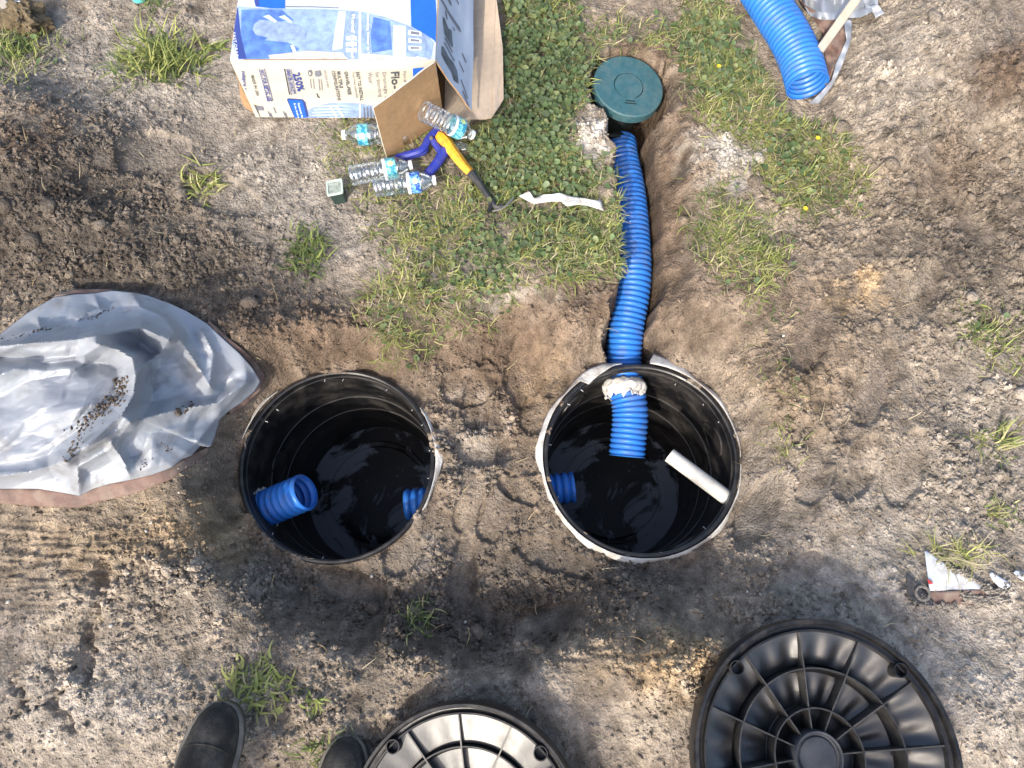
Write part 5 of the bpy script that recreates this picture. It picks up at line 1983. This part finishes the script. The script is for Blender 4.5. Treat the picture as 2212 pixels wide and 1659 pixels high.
pr('A', [(1190, 955), (1205, 950), (1212, 975), (1205, 992), (1192, 985)], M['cream'], c2, 0.0018)
pr('A', [(1265, 940), (1335, 932), (1345, 975), (1355, 1000), (1325, 1020), (1280, 1018), (1262, 985)], M['ink_grey'], c2)
for (xa, ya, yb) in ((1196, 1045, 1185), (1236, 1045, 1200), (1312, 1050, 1225), (1345, 1050, 1220)):
    pr('A', [(xa, ya), (xa + 9, ya), (xa + 24, yb), (xa + 15, yb)], M['ink_grey'], c2)
pr('A', [(1285, 1262), (1300, 1262), (1310, 1300), (1335, 1318), (1320, 1330), (1295, 1312)], M['ink_dark'], c2)
# bar code block and blue badge
for k in range(9):
    xa = 360 + k * 12.5
    pr('A', [(xa - 2, 1390 + k * 3), (xa + 3 + 2 * (k % 3), 1390 + k * 3), (xa + 70 + 2 * (k % 3), 1585), (xa + 64, 1585)], M['ink_dark'], c2)
pr('A', [(478, 1425), (560, 1432), (582, 1490), (500, 1488)], M['ink_grey'], c2)
for (xa, ya) in ((625, 1500), (655, 1520), (700, 1450), (830, 1500), (858, 1520)):
    pr('A', [(xa, ya), (xa + 18, ya), (xa + 48, ya + 75), (xa + 30, ya + 78)], M['ink_grey'], c2)
pr('A', [(885, 1345), (905, 1330), (1100, 1345), (1135, 1385), (1205, 1640), (1010, 1632)], M['ink_navy'], c2)
pr('A', [(905, 1345), (1095, 1358), (1175, 1640), (1015, 1630)], M['ink_blue'], c2, 0.0018)
lettering('A', 'Connects to 3in', c2(1045, 1385), c2(1118, 1630), 30 / 5.53, M['ink_white'], .02, 0, 0.0026)
lettering('A', '& 4in drain pipe', c2(985, 1388), c2(1062, 1630), 30 / 5.53, M['ink_white'], .02, 0, 0.0026)
# picture strip at the foot of the front face
pr('A', [(695, 740), (760, 712), (840, 697), (930, 692), (1045, 697), (1160, 715), (1200, 835), (900, 838), (705, 828)], M['ink_mid'], c1)
for k in range(6):
    y_ = 712 + k * 20
    pr('A', [(745 - k * 6, y_), (900, y_ - 5), (1010, y_ + 2), (900, y_ + 2), (730 - k * 4, y_ + 8)], M['ink_sky'], c1, 0.0018)
for xa in (840, 885):
    pr('A', [(xa, 715), (xa + 14, 715), (xa + 55, 780), (xa + 42, 784)], M['ink_white'], c1, 0.0024)
pr('A', [(800, 800), (1190, 790), (1196, 835), (800, 838)], M['ink_beige'], c1, 0.0020)
pr('A', [(1042, 697), (1052, 698), (1058, 836), (1046, 836)], M['ink_white'], c1, 0.0026)
for k in range(4):
    pr('A', [(1070 + k * 22, 715), (1078 + k * 22, 715), (1084 + k * 22, 790), (1074 + k * 22, 790)], M['ink_grey'], c1, 0.0026)
pr('A', [(1404, 458), (1500, 452), (1515, 480), (1460, 505), (1408, 545)], M['ink_blue'], c1)

# top face: big tinted photograph, stripe, badge
pr('B', [(172, 42), (350, 58), (540, 62), (780, 64), (1050, 82), (1200, 115), (1380, 182), (1500, 240), (1545, 290), (1520, 422), (1200, 424), (700, 414), (280, 408), (215, 405), (180, 260)], M['ink_mid'], c1, 0.0012, 'picture')
pr('B', [(176, 60), (225, 58), (245, 240), (285, 406), (228, 406), (186, 250)], M['ink_navy'], c1, 0.0018)
pr('B', [(250, 70), (520, 68), (600, 140), (520, 150), (420, 145), (330, 160), (260, 300), (300, 400), (285, 404), (245, 240)], M['ink_blue2'], c1, 0.0018)
pr('B', [(335, 170), (370, 140), (470, 145), (640, 175), (690, 215), (680, 270), (560, 280), (440, 262), (345, 240), (325, 205)], M['ink_grey2'], c1, 0.0022)
pr('B', [(270, 300), (400, 275), (560, 290), (640, 330), (560, 390), (300, 405)], M['ink_blue2'], c1, 0.0018)
for xa, ya in ((395, 118), (500, 120)):
    pr('B', [(xa, ya), (xa + 40, ya - 12), (xa + 95, ya + 30), (xa + 85, ya + 42)], M['ink_sky'], c1, 0.0026)
pr('B', [(580, 310), (600, 308), (645, 410), (620, 412)], M['ink_white'], c1, 0.0026)
pr('B', [(430, 375), (700, 345), (1000, 362), (1500, 395), (1515, 420), (1000, 420), (440, 410)], M['ink_beige'], c1, 0.0020)
pr('B', [(905, 80), (955, 82), (930, 330), (860, 345), (880, 200)], M['ink_sky'], c1, 0.0022)
pr('B', [(962, 82), (1042, 84), (1042, 420), (965, 415), (925, 345), (950, 200)], M['ink_grey2'], c1, 0.0022)
for k in range(3):
    for j in range(2):
        pr('B', [(955 + j * 42, 250 + k * 40), (985 + j * 42, 250 + k * 40), (985 + j * 42, 276 + k * 40), (955 + j * 42, 276 + k * 40)], M['ink_white'], c1, 0.0028)
pr('B', [(1043, 80), (1058, 82), (1058, 424), (1040, 424)], M['ink_white'], c1, 0.0030)
pr('B', [(1140, 120), (1250, 150), (1265, 340), (1130, 360), (1120, 240)], M['ink_blue2'], c1, 0.0020)
pr('B', [(1275, 175), (1360, 185), (1358, 400), (1270, 390)], M['ink_sky'], c1, 0.0020)
pr('B', [(1366, 185), (1475, 240), (1500, 300), (1490, 370), (1365, 362)], M['ink_grey2'], c1, 0.0022)
for k in range(3):
    pr('B', [(1378, 212 + k * 52), (1462, 222 + k * 50), (1464, 252 + k * 46), (1378, 246 + k * 50)], M['ink_white'], c1, 0.0028)
    pr('B', [(1390, 219 + k * 52), (1450, 227 + k * 50), (1452, 246 + k * 46), (1390, 240 + k * 50)], M['ink_grey'], c1, 0.0034)
pr('B', [(1405, 400), (1440, 385), (1462, 415), (1410, 424)], M['ink_white'], c1, 0.0028)
lettering('B', 'Standing Water in Yard', c3(408, 190), c3(415, 790), 40 / 5.185, M['ink_white'], .02, 0, 0.0040)
lettering('B', 'Roof Runoff', c3(228, 200), c3(214, 780), 44 / 5.185, M['ink_white'], .02, 0, 0.0042)
lettering('B', 'FAST-DRAIN', c2(175, 450), c2(225, 800), 40 / 5.53, M['ink_white'], .0, 0, 0.0030)
pr('B', [(1388, -40), (1555, -40), (1574, 290), (1470, 225), (1395, 185)], M['ink_blue'], c1, 0.0016, 'stripe')
pr('B', [(455, -60), (865, -60), (862, 122), (700, 122), (480, 100), (455, 30)], M['ink_blue'], c2, 0.0016, 'badge')
pr('B', [(455, -60), (520, -60), (512, 98), (470, 98), (452, 30)], M['ink_navy'], c2, 0.0022, 'badge')
pr('B', [(860, 88), (1200, 92), (1600, 112), (1580, 124), (1200, 106), (880, 104)], M['ink_grey'], c2, 0.0016)
# hanging flap: line drawings of the tank kit and its parts
for pts in ([(1395, 290), (1425, 310), (1475, 420), (1520, 440), (1525, 630), (1490, 600), (1410, 480)],
            [(1355, 605), (1380, 620), (1450, 730), (1520, 800), (1555, 880), (1558, 1020), (1500, 980), (1480, 890), (1380, 760), (1345, 700)],
            [(1385, 570), (1400, 565), (1540, 770), (1530, 778)], [(1330, 35), (1345, 30), (1640, 420), (1660, 480), (1640, 470)],
            [(1480, 40), (1500, 60), (1550, 160), (1545, 185), (1500, 120)], [(1440, 230), (1455, 225), (1475, 320), (1462, 325)],
            [(1400, 520), (1420, 515), (1520, 680), (1505, 680)], [(1590, 780), (1600, 778), (1645, 900), (1635, 905)], [(1640, 700), (1652, 698), (1690, 800), (1678, 805)],
            [(1590, 980), (1600, 975), (1680, 1180), (1670, 1185)], [(1600, 1100), (1612, 1095), (1690, 1260), (1680, 1268)], [(1540, 400), (1560, 420), (1575, 455), (1560, 450)],
            [(1560, 10), (1572, 8), (1650, 180), (1640, 190)], [(1400, 0), (1412, -6), (1430, 20), (1420, 25)]):
    pr('C', pts, M['ink_flap'] if len(pts) > 5 else M['ink_grey'], c3, 0.0026)


# ------------------------------------------------------------------ empty water bottles
def make_bottle(label, base, tip, roll, band, band2, L=0.185, R=0.0315):
    d = (tip - base)
    L = d.length
    q = d.to_track_quat('X', 'Z').to_matrix().to_4x4() @ Matrix.Rotation(roll, 4, 'X')
    t = thing('water_bottle', label, 'plastic bottle', tuple(base), group='empty plastic water bottles by the carton')
    t.rotation_euler = q.to_euler()
    k = L / 0.185
    R *= 1.0
    prof = [(0.0, 0.006), (0.020, 0.004), (0.028, 0.0), (R, 0.006)]
    for i in range(28):
        x = 0.010 + 0.072 * i / 27
        prof.append((R - 0.0028 * (0.5 - 0.5 * math.cos(2 * math.pi * i / 4.5)), x))
    prof += [(R - 0.004, 0.086), (R - 0.0045, 0.090), (R - 0.001, 0.096), (R, 0.100), (R, 0.106), (R - 0.0008, 0.108), (R - 0.0008, 0.138), (R, 0.140), (R - 0.001, 0.143),
             (R * 0.86, 0.152), (R * 0.66, 0.161), (0.0145, 0.168), (0.0125, 0.171), (0.0125, 0.173), (0.016, 0.1735), (0.016, 0.1745)]
    V, F = lathe([(r_, x * k) for r_, x in prof], 40, axis='x')
    V2 = []
    for (x, y, z) in V:      # dents and faceted dimples
        a = math.atan2(z, y)
        s_ = 1 - 0.035 * max(0, vnoise(x * 18, a * 0.9, len(label), 1)) * (1 if x < 0.16 else 0)
        if 0.012 < x < 0.085:
            s_ *= 1 - 0.030 * (0.5 + 0.5 * math.sin(9 * a + x * 170))
        V2.append((x, y * s_, z * s_))
    part('bottle_body', V2, F, M['clear'], t, world=False)
    V, F = lathe([(R + 0.0003, 0.109 * k), (R + 0.0006, 0.112 * k), (R + 0.0006, 0.134 * k), (R + 0.0003, 0.137 * k)], 40, axis='x')
    lab_ = part('label', V, F, band, t, world=False)
    if band2 is not None:
        V, F = lathe([(R + 0.0003, 0.099 * k), (R + 0.0009, 0.100 * k), (R + 0.0009, 0.108 * k)], 40, axis='x')
        part('label_edge', V, F, band2, t, world=False)
    # printed roundel on the label
    V, F = [], []
    for i in range(17):
        rr = 0.0 if i == 0 else 0.0085
        a = 2 * math.pi * (i - 1) / 16
        ds, dx_ = rr * math.cos(a), rr * 1.0 * math.sin(a)
        V.append((0.123 * k + dx_, (R + 0.0012) * math.cos(0.5 + ds / R), (R + 0.0012) * math.sin(0.5 + ds / R)))
    F = [(0, 1 + i, 1 + (i + 1) % 16) for i in range(16)]
    part('roundel', V, F, M['roundel'], lab_, world=False)
    prof = [(0.0, 0.185), (0.0125, 0.185), (0.0140, 0.1838), (0.0143, 0.1760), (0.0143, 0.1748), (0.0130, 0.1745)]
    V, F = lathe([(r_, x * k) for r_, x in prof], 48, axis='x')
    V = [(x, y * (1 + 0.03 * (i // 6 % 2)), z * (1 + 0.03 * (i // 6 % 2))) for i, (x, y, z) in enumerate(V)]
    part('cap', V, F, M['cap'], t, smooth=False, world=False)
    return t


def two_tone(name, c1_, c2_, scale, rough=0.35):
    m, nt, b = new_mat(name)
    L_ = nt.links
    tc = N(nt, 'ShaderNodeTexCoord')
    nz = N(nt, 'ShaderNodeTexNoise')
    nz.inputs['Scale'].default_value = scale
    nz.inputs['Detail'].default_value = 3
    nz.inputs['Distortion'].default_value = 1.2
    L_.new(tc.outputs['Object'], nz.inputs['Vector'])
    cr = N(nt, 'ShaderNodeValToRGB')
    cr.color_ramp.elements[0].position = 0.42
    cr.color_ramp.elements[1].position = 0.56
    cr.color_ramp.elements[0].color = tuple(c1_) + (1,)
    cr.color_ramp.elements[1].color = tuple(c2_) + (1,)
    L_.new(nz.outputs['Fac'], cr.inputs['Fac'])
    L_.new(cr.outputs[0], b.inputs['Base Color'])
    b.inputs['Roughness'].default_value = rough
    return m


M['roundel'] = mat('pale_green_roundel', (0.60, 0.68, 0.28), 0.4)
M['teal_label'] = two_tone('teal_bottle_label', (0.02, 0.22, 0.36), (0.22, 0.60, 0.62), 75)
M['blue_label'] = two_tone('blue_bottle_label', (0.02, 0.06, 0.36), (0.20, 0.48, 0.80), 75)
M['white_label'] = two_tone('white_bottle_label', (0.62, 0.66, 0.66), (0.78, 0.80, 0.80), 90)


def kb(x, y):
    return (x / 5.185 + 820) / 1.1302, (y / 5.185 + 220) / 1.1302


def bot(p0, z0, p1, z1):
    return P(*kb(*p0), z=z0), P(*kb(*p1), z=z1)


b0, b1 = bot((905, 560), .036, (80, 566), .034)
make_bottle('empty water bottle with teal label half hidden behind the brown box flap', b0, b1, 0.3, M['teal_label'], None)
b0, b1 = bot((180, 1085), .040, (968, 945), .036)
make_bottle('empty water bottle with teal label, behind the blue labelled bottle', b0, b1, 1.2, M['teal_label'], M['white_label'])
b0, b1 = bot((485, 1230), .038, (1268, 1138), .034)
make_bottle('empty water bottle with dark blue label, nearest the bare soil', b0, b1, 1.5, M['blue_label'], M['white_label'])
b0, b1 = bot((1105, 262), .150, (1738, 572), .034)
make_bottle('empty water bottle with teal label leaning against the open carton', b0, b1, 1.0, M['teal_label'], M['white_label'])

# clear flat plastic strip under the orange handle
V, F = bar([P(*kb(x, y), z=0.030) for x, y in ((1380, 640), (1500, 690), (1600, 712), (1655, 722))], [0.026, 0.028, 0.028, 0.020], 0.006, 0.4)
o = part('plastic_strip', V, F, M['clear'])
tag(o, 'clear plastic strip with rounded end under the orange tool handle', 'plastic strip')

# ------------------------------------------------------------------ small lidded sauce cup on the soil
cp_ = on_ground(734, 427)
cup = thing('plastic_cup', 'small square dark plastic cup with pale rimmed lid on bare soil', 'plastic cup', (cp_.x, cp_.y, cp_.z + 0.012), (math.radians(-8), math.radians(-5), math.radians(10)))


def rsq(h, r_, z, n=6):
    out = []
    for (sx, sy, a0) in ((1, 1, 0), (-1, 1, 90), (-1, -1, 180), (1, -1, 270)):
        for k in range(n + 1):
            a = math.radians(a0 + 90 * k / n)
            out.append((sx * (h - r_) + r_ * math.cos(a), (sy * (h - r_) + r_ * math.sin(a)) * 1.12, z))
    return out


def loft(rings, cap0=True, cap1=True):
    V = [p_ for r_ in rings for p_ in r_]
    n_ = len(rings[0])
    F = []
    for i in range(len(rings) - 1):
        for k in range(n_):
            k2 = (k + 1) % n_
            F.append((i * n_ + k, i * n_ + k2, (i + 1) * n_ + k2, (i + 1) * n_ + k))
    if cap0:
        F.append(tuple(range(n_ - 1, -1, -1)))
    if cap1:
        F.append(tuple((len(rings) - 1) * n_ + k for k in range(n_)))
    return V, F


V, F = loft([rsq(0.019, 0.005, -0.012), rsq(0.0215, 0.006, 0.034)], True, False)
part('cup_body', V, F, M['cup_body'], cup, world=False)
V, F = loft([rsq(0.0235, 0.006, 0.033), rsq(0.0250, 0.006, 0.036), rsq(0.0245, 0.006, 0.0395), rsq(0.0195, 0.004, 0.0395), rsq(0.0190, 0.004, 0.037)], False, False)
part('lid_rim', V, F, M['cup_rim'], cup, world=False)
V, F = loft([rsq(0.0192, 0.004, 0.0372)], False, True)
part('lid_panel', V, F, M['cup_lid'] if 'cup_lid' in M else M['clear'], cup, world=False)

# ------------------------------------------------------------------ blue and orange hand tool
tp = P(*kb(1210, 610), z=0.04)
tool = thing('hand_tool', 'hand tool with blue arms, orange grip and black end lying in grass', 'hand tool', tuple(tp))


def tpath(pts, z):
    zz_ = z if isinstance(z, (list, tuple)) else [z] * len(pts)
    return [P(*kb(x, y), z=zz_[i]) for i, (x, y) in enumerate(pts)]


V, F = bar(catmull(tpath([(760, 862), (900, 820), (1060, 770), (1130, 700), (1170, 620), (1260, 520), (1300, 490)], [.03, .034, .04, .042, .044, .046, .046]), 6), 0.021, 0.020, 0.3)
part('blue_arm', V, F, M['tool_blue'], tool)
V, F = bar(catmull(tpath([(800, 880), (960, 845), (1110, 800), (1160, 740)], [.024, .026, .028, .03]), 6), 0.010, 0.014, 0.3)
part('trigger', V, F, M['tool_blue'], tool)
V, F = bar(catmull(tpath([(1195, 590), (1260, 680), (1330, 780), (1380, 810)], [.040, .038, .036, .036]), 6), [0.020] * 12 + [0.030] * 7, 0.022, 0.3)
part('blue_frame', V, F, M['tool_blue'], tool)
V, F = sweep(catmull(tpath([(1390, 760), (1330, 850), (1260, 950), (1150, 1075)], [.034, .032, .030, .028]), 8), lambda i, n: 0.0165 - 0.003 * i / n, 16)
part('blue_grip', V, F, M['tool_blue'], tool)
c_ = P(*kb(1203, 604), z=0.054)
V, F = lathe([(0, 0.004), (0.004, 0.004), (0.0055, 0.002), (0.0055, -0.006)], 20, center=tuple(c_))
part('pivot_screw', V, F, M['steel'], tool)
V, F = bar(catmull(tpath([(1300, 560), (1400, 660), (1500, 800), (1600, 930), (1700, 1040)], [.046, .046, .044, .040, .036]), 8),
           list(np.interp(np.linspace(0, 1, 33), [0, .1, .5, .9, 1], [.026, .038, .034, .028, .026])), 0.026, 0.45)
part('orange_grip', V, F, M['tool_orange'], tool)
V, F = bar(catmull(tpath([(1690, 1030), (1790, 1150), (1900, 1300), (1975, 1420)], [.034, .030, .026, .022]), 8),
           list(np.interp(np.linspace(0, 1, 25), [0, .4, 1], [.027, .021, .018])), 0.020, 0.4)
part('black_shaft', V, F, M['tool_black'], tool)
V, F = join(bar(catmull(tpath([(1960, 1395), (1965, 1450), (1950, 1500), (1925, 1540)], .020), 6), [.018 - .0006 * i for i in range(19)], 0.016, 0.4),
            )
part('fork_prong', V, F, M['tool_black'], tool)
V, F = bar(catmull(tpath([(1965, 1400), (2010, 1460), (2060, 1480), (2110, 1470)], .022), 6), [.018 - .0005 * i for i in range(19)], 0.014, 0.4)
part('fork_prong', V, F, M['tool_black'], tool)
V, F = bar(catmull(tpath([(1980, 1530), (2080, 1505), (2180, 1440), (2250, 1360)], [.018, .022, .026, .022]), 6), 0.005, 0.002, 0.2)
part('blade', V, F, M['steel'], tool)

# ------------------------------------------------------------------ torn white cloth strip on the lawn
def kp(x, y):
    return x * 0.32 + 1106, y * 0.32


strip_parent = None
o = strip('cloth_scrap', [(50, 1322), (90, 1300), (118, 1290), (150, 1340), (210, 1312), (270, 1312), (320, 1302), (400, 1325), (470, 1335), (540, 1350), (600, 1352)],
          [(52, 1328), (100, 1352), (150, 1378), (200, 1368), (270, 1358), (330, 1360), (370, 1392), (440, 1380), (500, 1386), (560, 1404), (622, 1424)], kp, 0.034, 0.030, M['fabric'], None, 70, 0.016, 11)
tag(o, 'torn strip of white cloth lying on the lawn near the trench', 'cloth scrap')


# ------------------------------------------------------------------ grass tufts standing alone
def tuft(label, dx, dy, rx, ry, n, length, width, pal, seed, lean=0.75, cat='grass tuft'):
    r = np.random.default_rng(seed)
    k = on_ground(dx, dy)
    s_ = 1.0 / 800.0
    x = k.x + np.clip(r.normal(0, 0.5, n), -0.95, 0.95) * rx * s_
    y = k.y + np.clip(r.normal(0, 0.5, n), -0.95, 0.95) * ry * s_
    z = np.array([gz(a, b) for a, b in zip(x, y)])
    c = GREENS[np.array(pal)[r.integers(0, len(pal), n)]] * r.uniform(0.75, 1.3, (n, 1))
    V, Q, Cc = blades(x - k.x, y - k.y, z - k.z, r, length, width, c, lean=lean, bend=0.9, seg=4)
    o_ = np_mesh('grass_tuft', V, Q, Cc, M['blade'], 'tint')
    o_.location = k
    link(o_)
    return tag(o_, label, cat, 'lone grass tufts on bare soil')


tuft('largest lone grass tuft, thick and yellow green, on pale soil beside the carton', 350, 132, 105, 80, 420, 0.085, 0.0055, [0, 1, 2, 2, 3], 51)
tuft('small yellowing grass tuft on bare soil left of the bottles', 438, 398, 50, 50, 70, 0.065, 0.006, [1, 2, 4], 52)
tuft('dark green grass tuft at the edge of the dug soil above the tank', 664, 545, 44, 70, 150, 0.060, 0.0055, [0, 3, 3, 1], 53)
tuft('bright green cut grass clump lying against the shoe toe', 552, 1486, 70, 50, 190, 0.052, 0.0072, [2, 2, 1, 4, 2], 54, 1.35)
tuft('small wilted grass tuft in the dark hollow below the tanks', 905, 1338, 24, 34, 70, 0.055, 0.0042, [3, 0, 4], 55)
tuft('thin green grass tuft on sandy soil at the right, above the tarp corner', 2145, 955, 56, 36, 60, 0.070, 0.004, [0, 1, 4], 56)
tuft('grass roots and yellow stems hanging over the buried tarp corner', 2060, 1195, 80, 24, 120, 0.080, 0.0032, [4, 5, 5, 2], 57, 1.2)
tuft('small grass sprig in sandy soil between the tank and the tarp corner', 1692, 965, 20, 34, 26, 0.045, 0.004, [1, 2, 4], 58)
tuft('pale grass tuft in grey soil at the right edge, highest there', 2120, 715, 60, 36, 70, 0.055, 0.0038, [0, 4, 3], 59)
tuft('grass sprig with two leaves beside the end of the carton', 460, 110, 34, 12, 16, 0.06, 0.010, [1, 0], 60, 1.2)
tuft('grass patch at the corner of the picture above the soil heap', 25, 105, 60, 60, 180, 0.045, 0.004, [3, 0, 1], 61)
tuft('low grass tuft on sandy soil just above the buried tarp corner', 2155, 1105, 36, 26, 40, 0.045, 0.004, [1, 0, 4], 62)
tuft('green leafy sprig between the two shoes', 668, 1520, 20, 20, 24, 0.035, 0.007, [1, 0], 63, 1.0)
tuft('grass blades beside the second shoe and the glaring lid', 705, 1625, 50, 40, 50, 0.05, 0.004, [0, 3, 1], 64)
tuft('short green grass at the top edge by the teal scrap', 335, 12, 34, 18, 40, 0.04, 0.004, [0, 3], 65)

# yellow flowers in the turf
for lab, dx, dy in (('yellow flower in the lawn nearest the green lid', 1547, 158), ('yellow flower in the middle of the lawn by the soil heap', 1754, 317), ('yellow flower at the lower edge of the lawn by the soil heap', 1731, 462)):
    k = on_ground(dx, dy, 0.03)
    fl = thing('yellow_flower', lab, 'flower', tuple(k), group='yellow flowers in the lawn')
    for j in range(6):
        a = j * math.pi / 3
        rm = Matrix.Rotation(a, 3, 'Z')
        V = [rm @ Vector(v) for v in ((0, 0, 0), (0.003, -0.003, 0.001), (0.0070, -0.0025, 0.002), (0.0078, 0.0, 0.0022), (0.0070, 0.0025, 0.002), (0.003, 0.003, 0.001))]
        part('petal', V, [(0, 1, 2, 3, 4, 5)], M['petal'] if 'petal' in M else M['tool_orange'], fl, world=False)
    V, F = sweep([Vector((0, 0, 0)), Vector((0.003, 0.002, -0.02)), Vector((0.002, 0.0, -0.04))], 0.0008, 6)
    part('stem', V, F, M['stem'] if 'stem' in M else M['teal'], fl, world=False)

# ------------------------------------------------------------------ odds and ends at the upper left
k = on_ground(66, 56)
V0, F0 = lump(91, 5, 0.55)
V = [Vector((v[0] * 0.062, v[1] * 0.055, v[2] * 0.050)) for v in V0]
V = [v * (1 + 0.16 * vnoise(v.x, v.y, v.z, 70) + 0.12 * vnoise(v.x, v.y, v.z, 190)) for v in V]
sod = part('sod_clump', [v + Vector((k.x, k.y, k.z + 0.028)) for v in V], [tuple(int(i) for i in f) for f in F0], M['sod'] if 'sod' in M else M['bark'])
tag(sod, 'brown lump of turf and roots on pale soil near the picked up stick', 'turf clump')
a_, b_ = P(-6, -12, 0.05), P(27, 34, 0.04)
V, F = bar([a_ + (a_ - b_) * 2.0, a_, b_], 0.028, 0.012)
o = part('wooden_stake', V, F, M['stake'], smooth=False)
tag(o, 'pale wooden stake end above the brown lump of turf', 'stake')
kk = on_ground(48, 20, 0.02)
V, F = box_vf(tuple(kk), 0.055, 0.024, 0.006)
o = part('plastic_tag', V, F, M['cap'], smooth=False)
tag(o, 'small white plastic tag between the stake end and turf lump', 'plastic tag')
kk = on_ground(304, -2, 0.02)
V, F = lathe([(0.0, 0.010), (0.022, 0.010), (0.026, 0.0), (0.026, -0.012), (0.0, -0.014)], 24, center=tuple(kk))
o = part('teal_cap', V, F, M['teal'])
tag(o, 'teal plastic cap at the top edge behind a bit of grass', 'plastic cap')


# ------------------------------------------------------------------ unseen tree behind the photographer, leaf clumps placed to shade chosen spots
tree = thing('shade_tree', 'unseen leafy tree, its crown shaped to throw dappled shade over the soil', 'tree', (-2.9, -5.6, 0.0))
TARG = [(1830, 1545, .26, .75), (1965, 1385, .15, .55), (1240, 1580, .10, .5), (1130, 170, .18, .35), (100, 440, .20, .25), (640, 590, .14, .2), (2100, 480, .16, .22),
        (2150, 60, .15, .25), (110, 930, .10, .4), (330, 790, .05, .4), (60, 1330, .08, .25)]
r = np.random.default_rng(5)
LV, LF = [], []
tips = []
nb_ = 0
for (dx, dy, rad_, dens) in TARG:
    g_ = P(dx, dy, 0.0)
    dist_ = r.uniform(5.4, 6.8)
    ctr = g_ + to_sun * dist_
    tips.append(ctr)
    n_ = int(dens * 520 * (rad_ / 0.2) ** 2)
    for _ in range(n_):
        v = Vector(r.normal(0, 1, 3)).normalized() * rad_ * r.uniform(0, 1) ** 0.42
        c_ = ctr + v
        nrm = Vector(r.normal(0, 1, 3)).normalized()
        a1 = nrm.orthogonal().normalized()
        a2 = nrm.cross(a1)
        th = r.uniform(0, 6.28)
        u_ = a1 * math.cos(th) + a2 * math.sin(th)
        w_ = nrm.cross(u_)
        l_, b_2 = r.uniform(0.022, 0.040), r.uniform(0.010, 0.017)
        o_ = len(LV)
        LV += [c_ - u_ * l_, c_ + w_ * b_2 - u_ * l_ * 0.2, c_ + u_ * l_, c_ - w_ * b_2 - u_ * l_ * 0.2]
        LF.append((o_, o_ + 1, o_ + 2, o_ + 3))
inv = Vector(tree.location)
cr_ = np_mesh('crown', [tuple(v - inv) for v in LV], np.array(LF), np.tile(np.array([[0.07, 0.12, 0.03]]), (len(LV), 1)), M['leaf'], 'tint')
link(cr_, tree)
cr_['kind'] = 'stuff'
hub_ = Vector((-2.6, -5.2, 2.3))
V, F = sweep(catmull([Vector((-2.9, -5.6, -0.1)), Vector((-2.85, -5.5, 0.8)), Vector((-2.7, -5.35, 1.6)), hub_], 6), lambda i, n: 0.16 - 0.06 * i / n, 14)
part('trunk', V, F, M['bark'], tree)
for j, tip in enumerate(tips):
    mid_ = hub_.lerp(tip, 0.5) + Vector((r.normal(0, .15), r.normal(0, .15), 0.25))
    V, F = sweep(catmull([hub_, mid_, tip], 8), lambda i, n: 0.045 * (1 - i / n) + 0.006, 7)
    part('branch', V, F, M['bark'], tree)
